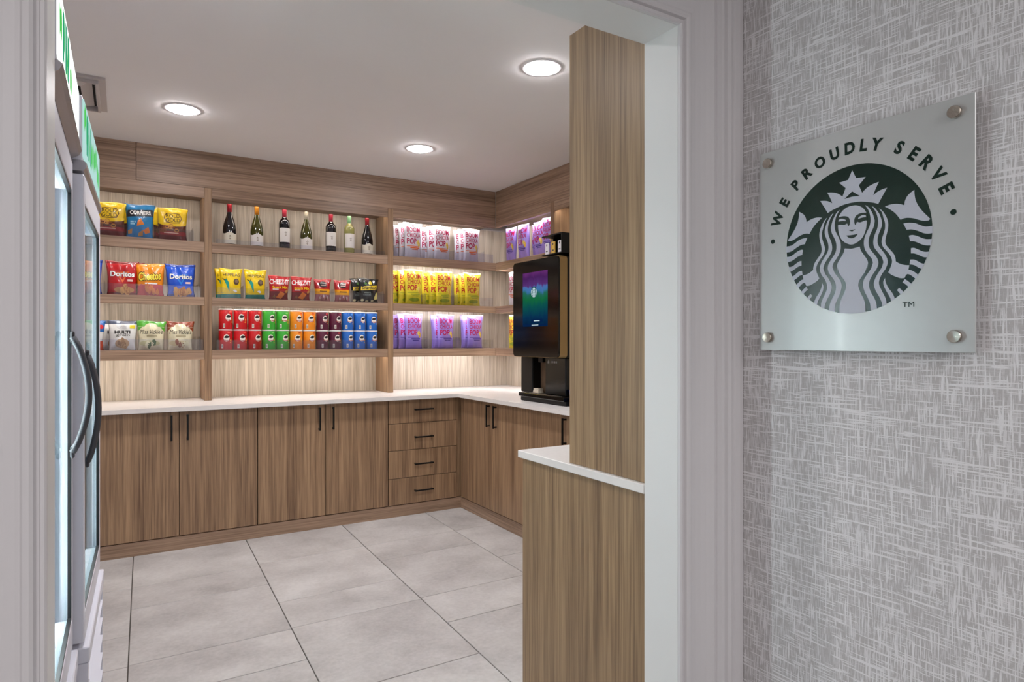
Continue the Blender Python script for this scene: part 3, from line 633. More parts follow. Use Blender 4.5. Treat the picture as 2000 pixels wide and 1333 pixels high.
# ------------------------------------------------------------------ glass-door coolers
TUBE = emis('cooler_tube', (0.98, 1.0, 1.0), P_COOL)
TUBE2 = emis('cooler_tube_dim', (0.96, 1.0, 0.985), P_COOL * 0.35)
HEADW = emis('cooler_header', (0.95, 1.0, 0.96), P_HEAD)
HEADG = emis('cooler_header_green', (0.10, 0.62, 0.12), P_HEAD * 0.55)
HEADT = emis('cooler_header_teal', (0.03, 0.30, 0.16), P_HEAD * 0.7)
HEADS = emis('cooler_header_soft', (0.50, 0.78, 0.74), P_HEAD * 0.55)
LINER = mat('cooler_liner', 'C6DEE2', 0.4)
def cooler(name, label, loc, rz, W, zd0, zd1, zh0, zh1, hy, hz, head, seed, hx, pk):
    t = thing(name, label, 'cooler', loc, rz)
    D = 0.72
    def P(nm, mb, m, par=None, **k): return mb.build(nm, m, par or t, rel=False, **k)
    b = MB()
    b.box(-D, -0.052, 0.0, 0.03, 0.06, zh1 - 0.005); b.box(-D, -0.052, W - 0.03, W, 0.06, zh1 - 0.005)
    b.box(-D, -0.052, 0.03, W - 0.03, zh0 - 0.03, zh1 - 0.005); b.box(-D, -0.052, 0.03, W - 0.03, 0.06, zd0 + 0.02)
    b.box(-D, -D + 0.03, 0.03, W - 0.03, zd0 + 0.02, zh0 - 0.03)
    P('cabinet', b, WHITEM)
    for yy in (0.06, W - 0.06):
        for xx in (-0.12, -D + 0.08):
            b = MB(); b.lathe([(0.02, 0.0), (0.02, 0.02), (0.012, 0.022), (0.012, 0.06)], xx, yy, 0.0005, 12); P('foot', b, GASKET)
    # door
    b = MB(); s = 0.030
    b.box(-0.042, 0, 0.002, s, zd0, zd1, 0, 0.003); b.box(-0.042, 0, W - s * 0.7, W - 0.002, zd0, zd1, 0, 0.003)
    b.box(-0.042, 0, s, W - s * 0.7, zd0, zd0 + 0.075, 0, 0.002); b.box(-0.042, 0, s, W - s * 0.7, zd1 - 0.075, zd1, 0, 0.002)
    door = P('door', b, WHITEM)
    b = MB(); g0, g1 = zd0 + 0.075, zd1 - 0.075
    for a, c, d, e in ((s, s + 0.006, g0, g1), (W - s * 0.7 - 0.006, W - s * 0.7, g0, g1), (s + 0.008, W - s * 0.7 - 0.008, g0, g0 + 0.008), (s + 0.008, W - s * 0.7 - 0.008, g1 - 0.008, g1)):
        b.box(-0.010, -0.0015, a, c, d, e)
    P('gasket', b, GASKET, door)
    b = MB(); b.box(-0.016, -0.011, s + 0.0005, W - s * 0.7 - 0.0005, g0 + 0.0005, g1 - 0.0005)
    P('glass_pane', b, GLASS, door)
    b = MB(); b.box(-0.0515, -0.0425, 0.012, W - 0.012, zd0 + 0.01, zd0 + 0.02); b.box(-0.0515, -0.0425, 0.012, W - 0.012, zd1 - 0.02, zd1 - 0.01)
    b.box(-0.0515, -0.0425, 0.012, 0.03, zd0 + 0.02, zd1 - 0.02); b.box(-0.0515, -0.0425, W - 0.03, W - 0.012, zd0 + 0.02, zd1 - 0.02)
    P('door_seal', b, GASKET)
    # arched pull handle
    b = MB(); pts = []
    for k in range(13):
        q = k / 12; pts.append((0.004 + pk * math.sin(math.pi * q) ** 0.8, hy, hz + 0.145 - 0.29 * q))
    b.tube(pts, 0.017, 10, 0, 0.46)
    b.box(-0.001, 0.008, hy - 0.011, hy + 0.011, hz + 0.130, hz + 0.160, 0, 0.003); b.box(-0.001, 0.008, hy - 0.011, hy + 0.011, hz - 0.160, hz - 0.130, 0, 0.003)
    P('handle', b, GREYP, door)
    # header
    hd = MB(); hd.box(-0.0515, hx - 0.008, 0.002, W - 0.002, zh0, zh1, 0, 0.002); hd = P('header_sign', hd, [WHITEM], label='backlit header sign')
    b = MB(); b.box(hx - 0.0075, hx - 0.004, 0.008, W - 0.008, zh0 + 0.012, zh1 - 0.008); P('lit_panel', b, HEADS if head else HEADW, hd)
    rnd = random.Random(seed); b = MB(); hh = zh1 - zh0
    for k in range(9 if head else 7):
        yc = 0.04 + (W - 0.1) * k / 8 + rnd.uniform(-0.01, 0.01); zc = zh0 + hh * rnd.uniform(0.35, 0.7)
        if head == 0 and k > 4: continue
        pts = smooth_poly([(yc - 0.025, zc - hh * .25), (yc, zc - hh * .1), (yc + 0.022, zc - hh * .22), (yc + 0.03, zc + hh * .05), (yc + 0.012, zc + hh * .28), (yc - 0.01, zc + hh * .12), (yc - 0.03, zc + hh * .2)], 3, 70)
        v2, t2 = fill2d(pts); b.poly([(hx - 0.0033, p[0], p[1]) for p in v2], t2, 0)
    for k in range(3):
        yc = W * (0.12 + 0.1 * k) ; v2, t2 = fill2d(rect(yc, yc + 0.035, zh0 + hh * .2, zh0 + hh * .85)); b.poly([(hx - 0.0030, p[0], p[1]) for p in v2], t2, 1)
    P('green_artwork', b, [HEADG, HEADT], hd)
    b = MB(); pr = [(-0.05, 0.0), (hx - 0.006, 0.0), (hx + 0.002, -0.006), (hx * .6 + 0.003, -0.018), (-0.002, -0.028), (-0.05, -0.030)]
    zt = zh0 - 0.0005
    v = [(x, y, zt + z) for y in (0.002, W - 0.002) for x, z in pr]; n = len(pr)
    b.poly(v, [(i, (i + 1) % n, n + (i + 1) % n, n + i) for i in range(n)] + [tuple(range(n))[::-1], tuple(range(n, 2 * n))])
    P('header_trim', b, ALU, fix=True)
    # grille
    b = MB(); b.box(-0.05, 0.012, 0.0, W, zd0 - 0.055, zd0 - 0.012, 0, 0.003); b.box(-0.05, 0.008, 0.0, 0.03, 0.06, zd0 - 0.055); b.box(-0.05, 0.008, W - 0.03, W, 0.06, zd0 - 0.055)
    gr = P('grille_frame', b, WHITEM)
    zz = 0.075
    while zz < zd0 - 0.10:
        b = MB(); b.poly([(-0.03, 0.03, zz + 0.030), (0.006, 0.03, zz), (0.006, W - 0.03, zz), (-0.03, W - 0.03, zz + 0.030), (-0.03, 0.03, zz + 0.036), (0.010, 0.03, zz + 0.028), (0.010, W - 0.03, zz + 0.028), (-0.03, W - 0.03, zz + 0.036)],
                         [(0, 1, 2, 3), (7, 6, 5, 4), (1, 5, 6, 2), (0, 4, 5, 1), (3, 2, 6, 7), (0, 3, 7, 4)])
        P('slat', b, WHITEM, gr, fix=True); zz += 0.062
    b = MB(); b.box(-0.0515, -0.045, 0.03, W - 0.03, 0.07, zd0 - 0.06); P('grille_back', b, GASKET)
    # inside
    b = MB(); b.box(-0.105, -0.090, W - 0.060, W - 0.045, zd0 + 0.10, zd1 - 0.10, 0, 0.002); P('light_tube', b, TUBE2 if head else TUBE, label='glowing vertical tube')
    zs = []
    for k in range(4):
        z = zd0 + 0.10 + k * 0.285; zs.append(z)
        b = MB()
        for q in range(9):
            y = 0.05 + q * (W - 0.12) / 8; b.box(-D + 0.05, -0.12, y, y + 0.004, z - 0.004, z)
        for x in (-0.124, -0.4, -D + 0.05): b.box(x, x + 0.005, 0.034, W - 0.055, z - 0.009, z - 0.004)
        P('wire_shelf', b, LINER)
    return t, zs, D
C1 = cooler('glass_door_cooler', 'white glass-door cooler nearest the doorway with white backlit header', (-0.112, 1.402, 0), 0.0, 0.625, 0.535, 1.795, 1.835, 1.985, 0.555, 1.195, 0, 3, 0.018, 0.034)
C2 = cooler('glass_door_cooler', 'white glass-door cooler farther in with green-printed header', (-0.088, 2.05, 0), -0.027, 0.675, 0.525, 1.775, 1.812, 1.985, 0.055, 1.145, 1, 8, 0.003, 0.025)
C1[0]['group'] = C2[0]['group'] = 'upright glass-door coolers'

# bottles in the coolers
PETM = mat('drink_bottle', '9CC4CE', 0.15, coat=0.5); CAPM = mat('bottle_cap', 'E8ECEE', 0.4); WRAP = mat('bottle_wrap', '6FA9C4', 0.4)
def drink(loc, rot, label, group):
    t = thing('drink_bottle', label, 'bottle', loc, rot, group)
    b = MB(); b.lathe([(0.030, 0.001), (0.032, 0.008), (0.032, 0.14), (0.027, 0.165), (0.013, 0.19), (0.012, 0.2)], n=14); b.build('bottle_body', PETM, t, rel=False)
    b = MB(); b.lathe([(0.0145, 0.2005), (0.0145, 0.216), (0.012, 0.218)], n=12); b.build('cap', CAPM, t, rel=False)
    b = MB(); b.lathe([(0.0324, 0.05), (0.0326, 0.052), (0.0326, 0.11), (0.0324, 0.112)], n=14); b.build('label_wrap', WRAP, t, rel=False)
    return t
proto = None
for ci, (tt, zs, D) in enumerate((C1, C2)):
    c, s_ = math.cos(tt.rotation_euler.z), math.sin(tt.rotation_euler.z)
    for k, z in enumerate(zs):
        for q in range(5):
            lx, ly = -0.19, 0.085 + q * 0.095
            if ci == 1: ly += 0.02
            p = (tt.location.x + lx * c - ly * s_, tt.location.y + lx * s_ + ly * c, z + 0.0005)
            lab = '%s pale blue bottle on the %s wire shelf of the %s cooler' % (('nearest', 'second', 'third', 'fourth', 'farthest')[q], ('lowest', 'second lowest', 'second highest', 'highest')[k], ('near', 'far')[ci])
            grp = ('bottles in the near cooler', 'bottles in the far cooler')[ci]
            if proto is None: proto = drink(p, 0, lab, grp)
            else:
                o = copy_tree(proto); o.location = p; o['label'] = lab; o['group'] = grp
# ------------------------------------------------------------------ emblem and wall sign
def emblem_parts():
    out = []
    for k, pts in EMB.items():
        pts = [(x + 0.006, z) for x, z in pts]
        if k in ('crown', 'hole', 'face', 'nose', 'mouth', 'body'):
            right = [q for q in pts if q[0] > 0.03]
            cen = [q for q in pts if q[0] <= 0.03]
            zt = max(q[1] for q in cen); zb = min(q[1] for q in cen)
            if k == 'body': right = right[-1:] + right[:-1]
            out.append((k, smooth_poly([(0, zt)] + right + [(0, zb)] + [(-x, z) for x, z in right][::-1])))
        else:
            out.append((k, smooth_poly(pts))); out.append((k, smooth_poly([(-x, z) for x, z in pts][::-1])))
    return out
EMBP = emblem_parts()
DARKF = ('hole', 'eye', 'nose', 'mouth')
def emblem(par, to3, R, dark, light, step=0.0004):
    """to3(x, z, lift) maps emblem coordinates to space"""
    b = MB(); c = ellipse(0, 0, 1, 1, 96); v, t = fill2d(c)
    b.poly([to3(x * R, z * R, step) for x, z in v], t); disc = b.build('emblem_disc', dark, par)
    nm = dict(crown='crown', hole='crown_gap', face='face', eye='eye', lid='eyelid', nose='nose', mouth='mouth', body='body', fin='tail_fin')
    for k, q in EMBP:
        v, t = fill2d(q)
        lift = step * (3 if k in DARKF else 4 if k == 'lid' else 2)
        W = MB(); W.poly([to3(x * R, z * R, lift) for x, z in v], t)
        W.build(nm.get(k, 'hair_strand' if k[0] == 'h' else 'tail_stripe'), dark if k in DARKF else light, disc)

PX = 1.498; SY, SZ, SR = 0.8935, 1.5741, 0.1782
t = thing('wall_sign', 'square frosted wall sign with round green emblem on grey patterned wallpaper', 'sign', (PX, SY, 1.305))
PLATE = mat('frosted_plate', 'BBBCBB', 0.34, 0.3, 0.1, noise=0.03, nscale=30)
SIGNG = mat('sign_green', '03231A', 0.2, spec=0.4)
SIGNW = mat('sign_light_print', 'BDC0CC', 0.4)
box('plate', PX, PX + 0.005, 0.633, 1.157, 1.305, 1.843, PLATE, t, 0.001)
f3 = lambda x, z, l: (PX - l, SY - x, SZ + z)
emblem(t, f3, SR, SIGNG, SIGNW)
for ch, a in (('W', -68.3), ('E', -56.2), ('P', -42.9), ('R', -32.6), ('O', -22.2), ('U', -11.7), ('D', -1.6), ('L', 7.3), ('Y', 15.2), ('S', 29.6), ('E', 39.6), ('R', 49.2), ('V', 59.0), ('E', 68.6)):
    b = MB(); v, tt, asp = text2d(ch, 0.042); hgt = 0.0295; wd = hgt * asp * 0.93; r = 0.2215; A = math.radians(a)
    cx, cz = r * math.sin(A), r * math.cos(A)
    P = []
    for x, y in v:
        dx, dy = (x - 0.5) * wd, (y - 0.5) * hgt
        P.append(f3(cx + dx * math.cos(A) + dy * math.sin(A), cz - dx * math.sin(A) + dy * math.cos(A), 0.0006))
    b.poly(P, tt); b.build('letter', SIGNG, t)
for a in (-83.8, 82.7):
    b = MB(); A = math.radians(a); v, tt = fill2d(ellipse(0.2213 * math.sin(A), 0.2213 * math.cos(A), 0.0062, 0.0062)); b.poly([f3(x, z, 0.0006) for x, z in v], tt); b.build('dot', SIGNG, t)
for ch, x0, x1 in (('T', 0.116, 0.127), ('M', 0.129, 0.141)):
    b = MB(); v, tt = text_fit(ch, x0, x1, -0.168, -0.157, 0.0); b.poly([f3(x, z, 0.0006) for x, z in v], tt); b.build('letter', SIGNG, t)
for y, z in ((1.1265, 1.811), (0.6700, 1.811), (1.1265, 1.3395), (0.6700, 1.3395)):
    b = MB(); n = 28
    for (r, x) in ((0.006, 0.024), (0.006, 0.0), (0.0125, -0.0005), (0.0135, -0.002), (0.0135, -0.009), (0.0125, -0.0102), (0.0, -0.0095)):
        for k in range(n):
            a = 2 * math.pi * k / n; b.v.append((PX + x, y + r * math.cos(a), z + r * math.sin(a)))
    for i in range(6):
        for k in range(n):
            k2 = (k + 1) % n; b.f.append([i * n + k, i * n + k2, (i + 1) * n + k2, (i + 1) * n + k]); b.m.append(0); b.sm.append(False)
    b.build('standoff_cap', mat('standoff_metal', 'B8AFA4', 0.22, 1.0, noise=0.15, nscale=300), t, fix=True)

# ------------------------------------------------------------------ beverage machine
t = thing('beverage_machine', 'tall black beverage machine with touch screen on the right-hand countertop', 'coffee machine', (2.6, 3.56, CT))
GLOSSB = mat('gloss_black', '040405', 0.12, spec=0.35); SATB = mat('satin_black', '070708', 0.4, spec=0.3)
BRONZE = mat('bronze_side', '8C7248', 0.38, 0.55)
box('base', 2.40, 2.815, 3.30, 3.84, CT + 0.0005, CT + 0.03, SATB, t, 0.004)
box('drip_tray', 2.384, 2.52, 3.30, 3.845, CT + 0.0305, CT + 0.058, GLOSSB, t, 0.004)
b = MB()
for k in range(9): b.box(2.395 + k * 0.012, 2.400 + k * 0.012, 3.36, 3.72, CT + 0.0585, CT + 0.061)
b.build('drip_grate', STEEL, t, 'stuff')
box('column_housing', 2.401, 2.56, 3.690, 3.838, CT + 0.062, 1.2225, SATB, t, 0.006)
box('column_housing', 2.401, 2.56, 3.302, 3.535, CT + 0.062, 1.2225, GLOSSB, t, 0.006)
box('dispensing_back', 2.47, 2.50, 3.5355, 3.6895, CT + 0.062, 1.2225, mat('bronze_dark', '8A705A', 0.45, 0.3), t, 0)
box('spout', 2.415, 2.455, 3.585, 3.64, 1.185, 1.2225, SATB, t, 0.003)
box('rear_body', 2.561, 2.815, 3.29, 3.835, CT + 0.0305, 1.885, SATB, t, 0.006)
box('upper_body', 2.3925, 2.560, 3.292, 3.80, 1.223, 1.868, SATB, t, 0.003)
def rrect(y0, y1, z0, z1, r, n=6):
    p = []
    for cx, cz, a0 in ((y1 - r, z1 - r, 0), (y0 + r, z1 - r, 90), (y0 + r, z0 + r, 180), (y1 - r, z0 + r, 270)):
        for k in range(n + 1):
            a = math.radians(a0 + 90 * k / n); p.append((cx + r * math.cos(a), cz + r * math.sin(a)))
    return p
def slab(name, x0, x1, pts, m, par):
    b = MB(); n = len(pts)
    b.poly([(x0, y, z) for y, z in pts], [tuple(range(n))]); b.poly([(x1, y, z) for y, z in pts], [tuple(range(n))[::-1]])
    b.poly([(x0, y, z) for y, z in pts] + [(x1, y, z) for y, z in pts], [(i, (i + 1) % n, n + (i + 1) % n, n + i) for i in range(n)])
    return b.build(name, m, par, fix=True)
slab('side_trim', 2.3365, 2.392, rrect(3.272, 3.822, 1.2225, 1.870, 0.028), BRONZE, t)
slab('front_panel', 2.326, 2.336, rrect(3.275, 3.819, 1.2255, 1.867, 0.027), GLOSSB, t)
def screen_mat():
    m = bpy.data.materials.new('screen_picture'); m.use_nodes = True; nt = m.node_tree; N = nt.nodes; L = nt.links; N.clear()
    g = N.new('ShaderNodeNewGeometry'); sp = N.new('ShaderNodeSeparateXYZ'); L.new(g.outputs['Position'], sp.inputs[0])
    mp = N.new('ShaderNodeMapping'); mp.inputs['Scale'].default_value = (1, 1.0, 0.35); L.new(g.outputs['Position'], mp.inputs[0])
    n = N.new('ShaderNodeTexNoise'); n.inputs['Scale'].default_value = 26; n.inputs['Detail'].default_value = 5; L.new(mp.outputs[0], n.inputs['Vector'])
    r = N.new('ShaderNodeMapRange'); r.inputs[1].default_value = 1.425; r.inputs[2].default_value = 1.785; L.new(sp.outputs['Z'], r.inputs[0])
    a = N.new('ShaderNodeMath'); a.operation = 'MULTIPLY_ADD'; a.inputs[1].default_value = 0.22; L.new(n.outputs['Fac'], a.inputs[0]); L.new(r.outputs[0], a.inputs[2])
    s = N.new('ShaderNodeMath'); s.operation = 'SUBTRACT'; s.inputs[1].default_value = 0.11; L.new(a.outputs[0], s.inputs[0])
    c = N.new('ShaderNodeValToRGB'); e = c.color_ramp.elements
    e[0].position = 0.0; e[0].color = lin('0B2A4E'); e[1].position = 1.0; e[1].color = lin('7A3A86')
    for p_, col in ((0.18, '0E3C63'), (0.38, '12625E'), (0.50, '1C7D4A'), (0.60, '2F7E6C'), (0.66, '4C8AC8'), (0.72, '5D86D0'), (0.76, '6A3F8C'), (0.9, '5A2C70')):
        q = e.new(p_); q.color = lin(col)
    L.new(s.outputs[0], c.inputs[0])
    em = N.new('ShaderNodeEmission'); em.inputs[1].default_value = 0.62; L.new(c.outputs[0], em.inputs[0])
    o = N.new('ShaderNodeOutputMaterial'); L.new(em.outputs[0], o.inputs[0]); return m
scr = box('screen', 2.3247, 2.3258, 3.394, 3.692, 1.425, 1.787, screen_mat(), t, 0)
SCRW = emis('screen_white', (0.75, 0.95, 1.0), 0.8); SCRD = emis('screen_dark', (0.02, 0.16, 0.18), 0.5)
emblem(scr, lambda x, z, l: (2.3245 - l, 3.553 - x, 1.655 + z), 0.036, SCRD, SCRW, 0.0003)
b = MB()
for y0, y1, z0, z1, mi in ((3.45, 3.585, 1.452, 1.474, 0), (3.402, 3.684, 1.428, 1.442, 0)):
    b.poly([(2.3243, y0, z0), (2.3243, y1, z0), (2.3243, y1, z1), (2.3243, y0, z1)], [(0, 3, 2, 1)], mi)
for y0, y1, z0, z1 in ((3.485, 3.555, 1.460, 1.466), (3.50, 3.58, 1.433, 1.437)):
    b.poly([(2.3241, y0, z0), (2.3241, y1, z0), (2.3241, y1, z1), (2.3241, y0, z1)], [(0, 3, 2, 1)], 1)
b.build('screen_buttons', kind='stuff', parent=scr, mats=[emis('button_blue', '0C2C5C', 0.6), SCRW])
b = MB()
f3 = lambda x, z: (2.4005, 3.495 - x, 1.192 + z)
for p in ([(-0.012, -0.012), (0.012, -0.012), (0.014, -0.002), (0.002, 0.022), (-0.004, 0.006), (-0.012, 0.004)],): b.poly([f3(x * .8, z * .8) for x, z in p], [(0, 1, 2, 3, 4, 5)])
for k in range(4): b.poly([f3(x, z) for x, z in rect(0.028 + k * 0.020, 0.040 + k * 0.020, -0.007, 0.006)], [(0, 1, 2, 3)])
b.build('front_logo', mat('logo_grey', '8E8E8E', 0.5), t, 'stuff')

t = thing('packet_rack', 'open black rack of small packets on top of the beverage machine', 'rack', (2.48, 3.39, 1.8865))
b = MB()
b.box(2.40, 2.62, 3.278, 3.50, 1.8865, 1.892); b.box(2.60, 2.62, 3.278, 3.50, 1.892, 2.013)
b.box(2.352, 2.60, 3.278, 3.284, 1.892, 2.007); b.box(2.44, 2.60, 3.494, 3.50, 1.892, 2.007); b.box(2.352, 2.60, 3.278, 3.50, 2.007, 2.015)
b.box(2.352, 2.40, 3.278, 3.50, 1.8865, 1.892)
b.build('rack_shell', SATB, t)
for y in (3.358, 3.428): box('divider', 2.38, 2.60, y - 0.001, y + 0.001, 1.8925, 1.95, SATB, t, 0)
for y, col, lab in ((3.462, 'D8D4DA', 'small white packet farthest left in the black rack'), (3.393, 'CFA64A', 'small gold packet in the middle of the black rack'), (3.320, 'DCD8DC', 'small white packet right of the gold one in the rack')):
    tt = thing('drink_packet', lab, 'packet', (2.37, y, 1.8925), group='small packets in the rack')
    b = MB(); b.box(2.366, 2.374, y - 0.020, y + 0.020, 1.8925, 1.970, 0, 0.002); b.build('packet_body', mat('packet_' + col, col, 0.5), tt)
    b = MB(); v, f = fill2d(ellipse(0, 0, 0.006, 0.008)); b.poly([(2.3655, y + a, 1.955 + c) for a, c in v], f, 0); b.build('packet_badge', mat('packet_ink', '3B3634', 0.6), tt)
    b = MB(); v, f = fill2d(rect(-0.010, 0.010, -0.016, -0.008)); b.poly([(2.3655, y + a, 1.927 + c) for a, c in v], f, 0); b.build('packet_stripe', MATS['packet_ink'], tt)
tt = thing('paper_napkins', 'small cream stack of folded paper on the drip tray', 'napkins', (2.45, 3.70, CT + 0.0615))
for k in range(4): box('napkin', 2.405 + 0.002 * k, 2.452, 3.625 + 0.003 * k, 3.775 - 0.002 * k, CT + 0.0615 + 0.008 * k, CT + 0.0690 + 0.008 * k, mat('napkin_paper', 'CDC2B2', 0.8), tt, 0.002)
tt = thing('blue_cup', 'small blue cup on the countertop half hidden by the partition', 'cup', (2.42, 3.20, CT))
b = MB(); b.lathe([(0.024, 0.0006), (0.033, 0.10), (0.035, 0.103), (0.032, 0.101), (0.023, 0.006), (0.0, 0.005)], 2.44, 3.262, CT, 20); b.build('cup_body', mat('cup_blue', '14338C', 0.4), tt)

# ------------------------------------------------------------------ wine bottles
def wine(name, label, x, kind, glass, cap, lab, labz, y=5.03):
    z = LEV[2][1] + 0.0006
    t = thing(name, label, 'wine bottle', (x, y, z), random.Random(x).uniform(-0.1, 0.1), 'wine bottles on the top shelf')
    if kind == 'b':    # sloping shoulders
        pr = [(0.030, 0), (0.0440, 0.006), (0.0455, 0.02), (0.0455, 0.112), (0.0440, 0.132), (0.037, 0.165), (0.026, 0.20), (0.0185, 0.225), (0.0155, 0.245), (0.0148, 0.298)]
    else:
        pr = [(0.030, 0), (0.0390, 0.006), (0.0402, 0.02), (0.0402, 0.190), (0.0390, 0.205), (0.032, 0.220), (0.020, 0.232), (0.0155, 0.245), (0.0145, 0.26), (0.0140, 0.298)]
    b = MB(); b.lathe(pr, n=28); b.build('bottle_glass', glass, t, rel=False)
    b = MB(); b.lathe([(0.0162, 0.238), (0.0160, 0.286), (0.0168, 0.288), (0.0168, 0.298), (0.0160, 0.3005)], n=20); b.build('capsule', cap, t, rel=False)
    r = (0.0455 if kind == 'b' else 0.0402) + 0.0005
    z0, z1 = labz; b = MB(); n = 16; A = math.radians(72)
    top = lambda q: z1 + (0.006 * math.cos(q * math.pi * 1.5) if kind == 'b' else 0)
    for k in range(n + 1):
        q = -1 + 2 * k / n; a = -math.pi / 2 + q * A
        b.v += [(r * math.cos(a), r * math.sin(a), z0), (r * math.cos(a), r * math.sin(a), top(q))]
    for k in range(n): b.f.append([2 * k, 2 * k + 2, 2 * k + 3, 2 * k + 1]); b.m.append(0); b.sm.append(True)
    b.build('paper_label', lab, t, rel=False)
    b = MB(); zc = z0 + (z1 - z0) * 0.62; rr = r + 0.0005
    for pts in ([(-0.010, 0.004), (-0.004, 0.006), (0, 0.014), (0.004, 0.006), (0.010, 0.004), (0.0, -0.002)], rect(-0.006, 0.006, -0.007, -0.005), [(-0.008, -0.010), (0, -0.018), (0.008, -0.010), (0, -0.012)]):
        v, f = fill2d(pts); b.poly([(rr * math.sin(p / rr), -rr * math.cos(p / rr), zc + q) for p, q in v], f)
    b.build('label_mark', mat('label_gold_ink', '6E5B3C', 0.5), t, 'stuff', rel=False)
    return t
GR = mat('dark_red_wine_glass', '07070E', 0.06, coat=0.6); GG = mat('olive_wine_glass', '3A3A0A', 0.07, coat=0.6); GP = mat('pale_wine_glass', '8E8B52', 0.08, coat=0.6)
CR = mat('red_capsule', '8C1420', 0.35); CY = mat('amber_capsule', 'C07A14', 0.35); CW = mat('silver_capsule', 'B9B09C', 0.35); CG = mat('green_capsule', '8DBE8C', 0.35); CM = mat('crimson_capsule', 'A82A3C', 0.35)
LW = mat('wine_label', 'E4E0DC', 0.6); LC = mat('cream_wine_label', 'DCD6C4', 0.6)
wine('wine_bottle', 'dark sloping-shouldered wine bottle, leftmost on the top shelf', 0.660, 'b', GR, CR, LC, (0.010, 0.088))
wine('wine_bottle', 'olive wine bottle with amber neck foil', 0.846, 'b', GG, CY, LW, (0.010, 0.092))
wine('wine_bottle', 'straight-shouldered dark wine bottle with crimson foil, third from left', 1.042, 'm', GR, CM, LW, (0.052, 0.158))
wine('wine_bottle', 'olive wine bottle with pale neck foil in the middle of the row', 1.203, 'b', GG, CW, LW, (0.010, 0.094))
wine('wine_bottle', 'straight-shouldered dark wine bottle with crimson foil, third from right', 1.392, 'm', GR, CM, LW, (0.050, 0.158))
wine('wine_bottle', 'pale greenish wine bottle with light green foil', 1.538, 'm', GP, CG, LW, (0.046, 0.158))
wine('wine_bottle', 'dark sloping-shouldered wine bottle, rightmost on the top shelf', 1.684, 'b', GR, CR, LC, (0.010, 0.085))

# ------------------------------------------------------------------ snack cans
CANW = mat('can_cream', 'EDE6DA', 0.45); CANK = mat('can_ink', '141212', 0.45); LID = mat('can_lid', 'E9E7E6', 0.35)
def can(name, label, loc, rz, cname, col, accent):
    t = thing(name, label, 'snack can', loc, rz, 'small snack cans on the bottom shelf')
    R, Hh = 0.0462, 0.146
    b = MB(); b.lathe([(R - 0.001, 0.0), (R, 0.002), (R, 0.136), (R - 0.0005, 0.137)], n=32); b.build('can_body', mat('can_' + cname, col, 0.35, coat=0.3), t, rel=False)
    b = MB(); b.lathe([(R + 0.0008, 0.1372), (R + 0.0012, 0.1375), (R + 0.0012, 0.1435), (R - 0.001, 0.1455)], n=32); b.build('plastic_lid', LID, t, rel=False)
    def wrap(b, v, f, lift, m):
        r = R + lift; b.poly([(r * math.sin(x / R), -r * math.cos(x / R), z) for x, z in v], f, m)
    b = MB()
    for pts, l, m in ((ellipse(0.004, 0.084, 0.020, 0.026), 0.0004, 0), ([(-0.014, 0.088), (-0.006, 0.098), (0.004, 0.102), (0.016, 0.098), (0.022, 0.102), (0.022, 0.09), (0.012, 0.083), (-0.002, 0.082)], 0.0008, 1),
                      (rect(-0.032, -0.018, 0.012, 0.040), 0.0004, 0), (rect(0.010, 0.030, 0.118, 0.128), 0.0004, 2),
                      ([(0.026, 0.066), (0.040, 0.060), (0.036, 0.082)], 0.0004, 3), ([(0.024, 0.05), (0.038, 0.046), (0.034, 0.058)], 0.0004, 3)):
        v, f = refine(*fill2d(pts), 0.012); wrap(b, v, f, l, m)
    for k in range(5): 
        v, f = fill2d(rect(-0.030 + k * 0.0022, -0.0289 + k * 0.0022, 0.016, 0.036)); wrap(b, v, f, 0.0008, 1)
    b.build('printed_artwork', [CANW, CANK, mat('can_tab_' + cname, accent, 0.45), mat('can_chip', 'E2A83C', 0.5)], t, 'stuff', rel=False)
    b = MB()
    v, f = refine(*text_fit('Pringles', -0.017, 0.025, 0.060, 0.072, 0.03), 0.01); wrap(b, v, f, 0.0010, 0)
    b.build('lettering', mat('can_letter', 'A81C22', 0.45), t, 'stuff', rel=False)
    return t
CANS = [('red', 'C2121A', 'E8574A', 3), ('green', '35A52E', '7FD069', 2), ('orange', 'E88A18', 'C8401C', 2), ('maroon', '551030', 'C23A3A', 2), ('blue', '1C62B8', '4E98E0', 3)]
pos_words = {3: ('left', 'middle', 'right'), 2: ('left', 'right')}
cx = 0.6300
ORD = 0
for cname, col, acc, n in CANS:
    proto = None
    for k in range(n):
        for row in range(2):
            lab = '%s %s snack can in the %s row' % (pos_words[n][k], cname, ('lower', 'upper')[row])
            loc = (cx, 4.994, LEV[0][1] + 0.0006 + row * 0.1462)
            rz = 0.10 + 0.09 * (((ORD * 7 + row * 3) % 5) - 2) + 0.12 * ORD / 12
            if proto is None: proto = can('snack_can', lab, loc, rz, cname, col, acc)
            else:
                o = copy_tree(proto); o.location = loc; o.rotation_euler = (0, 0, rz); o['label'] = lab
        cx += 0.0980; ORD += 1

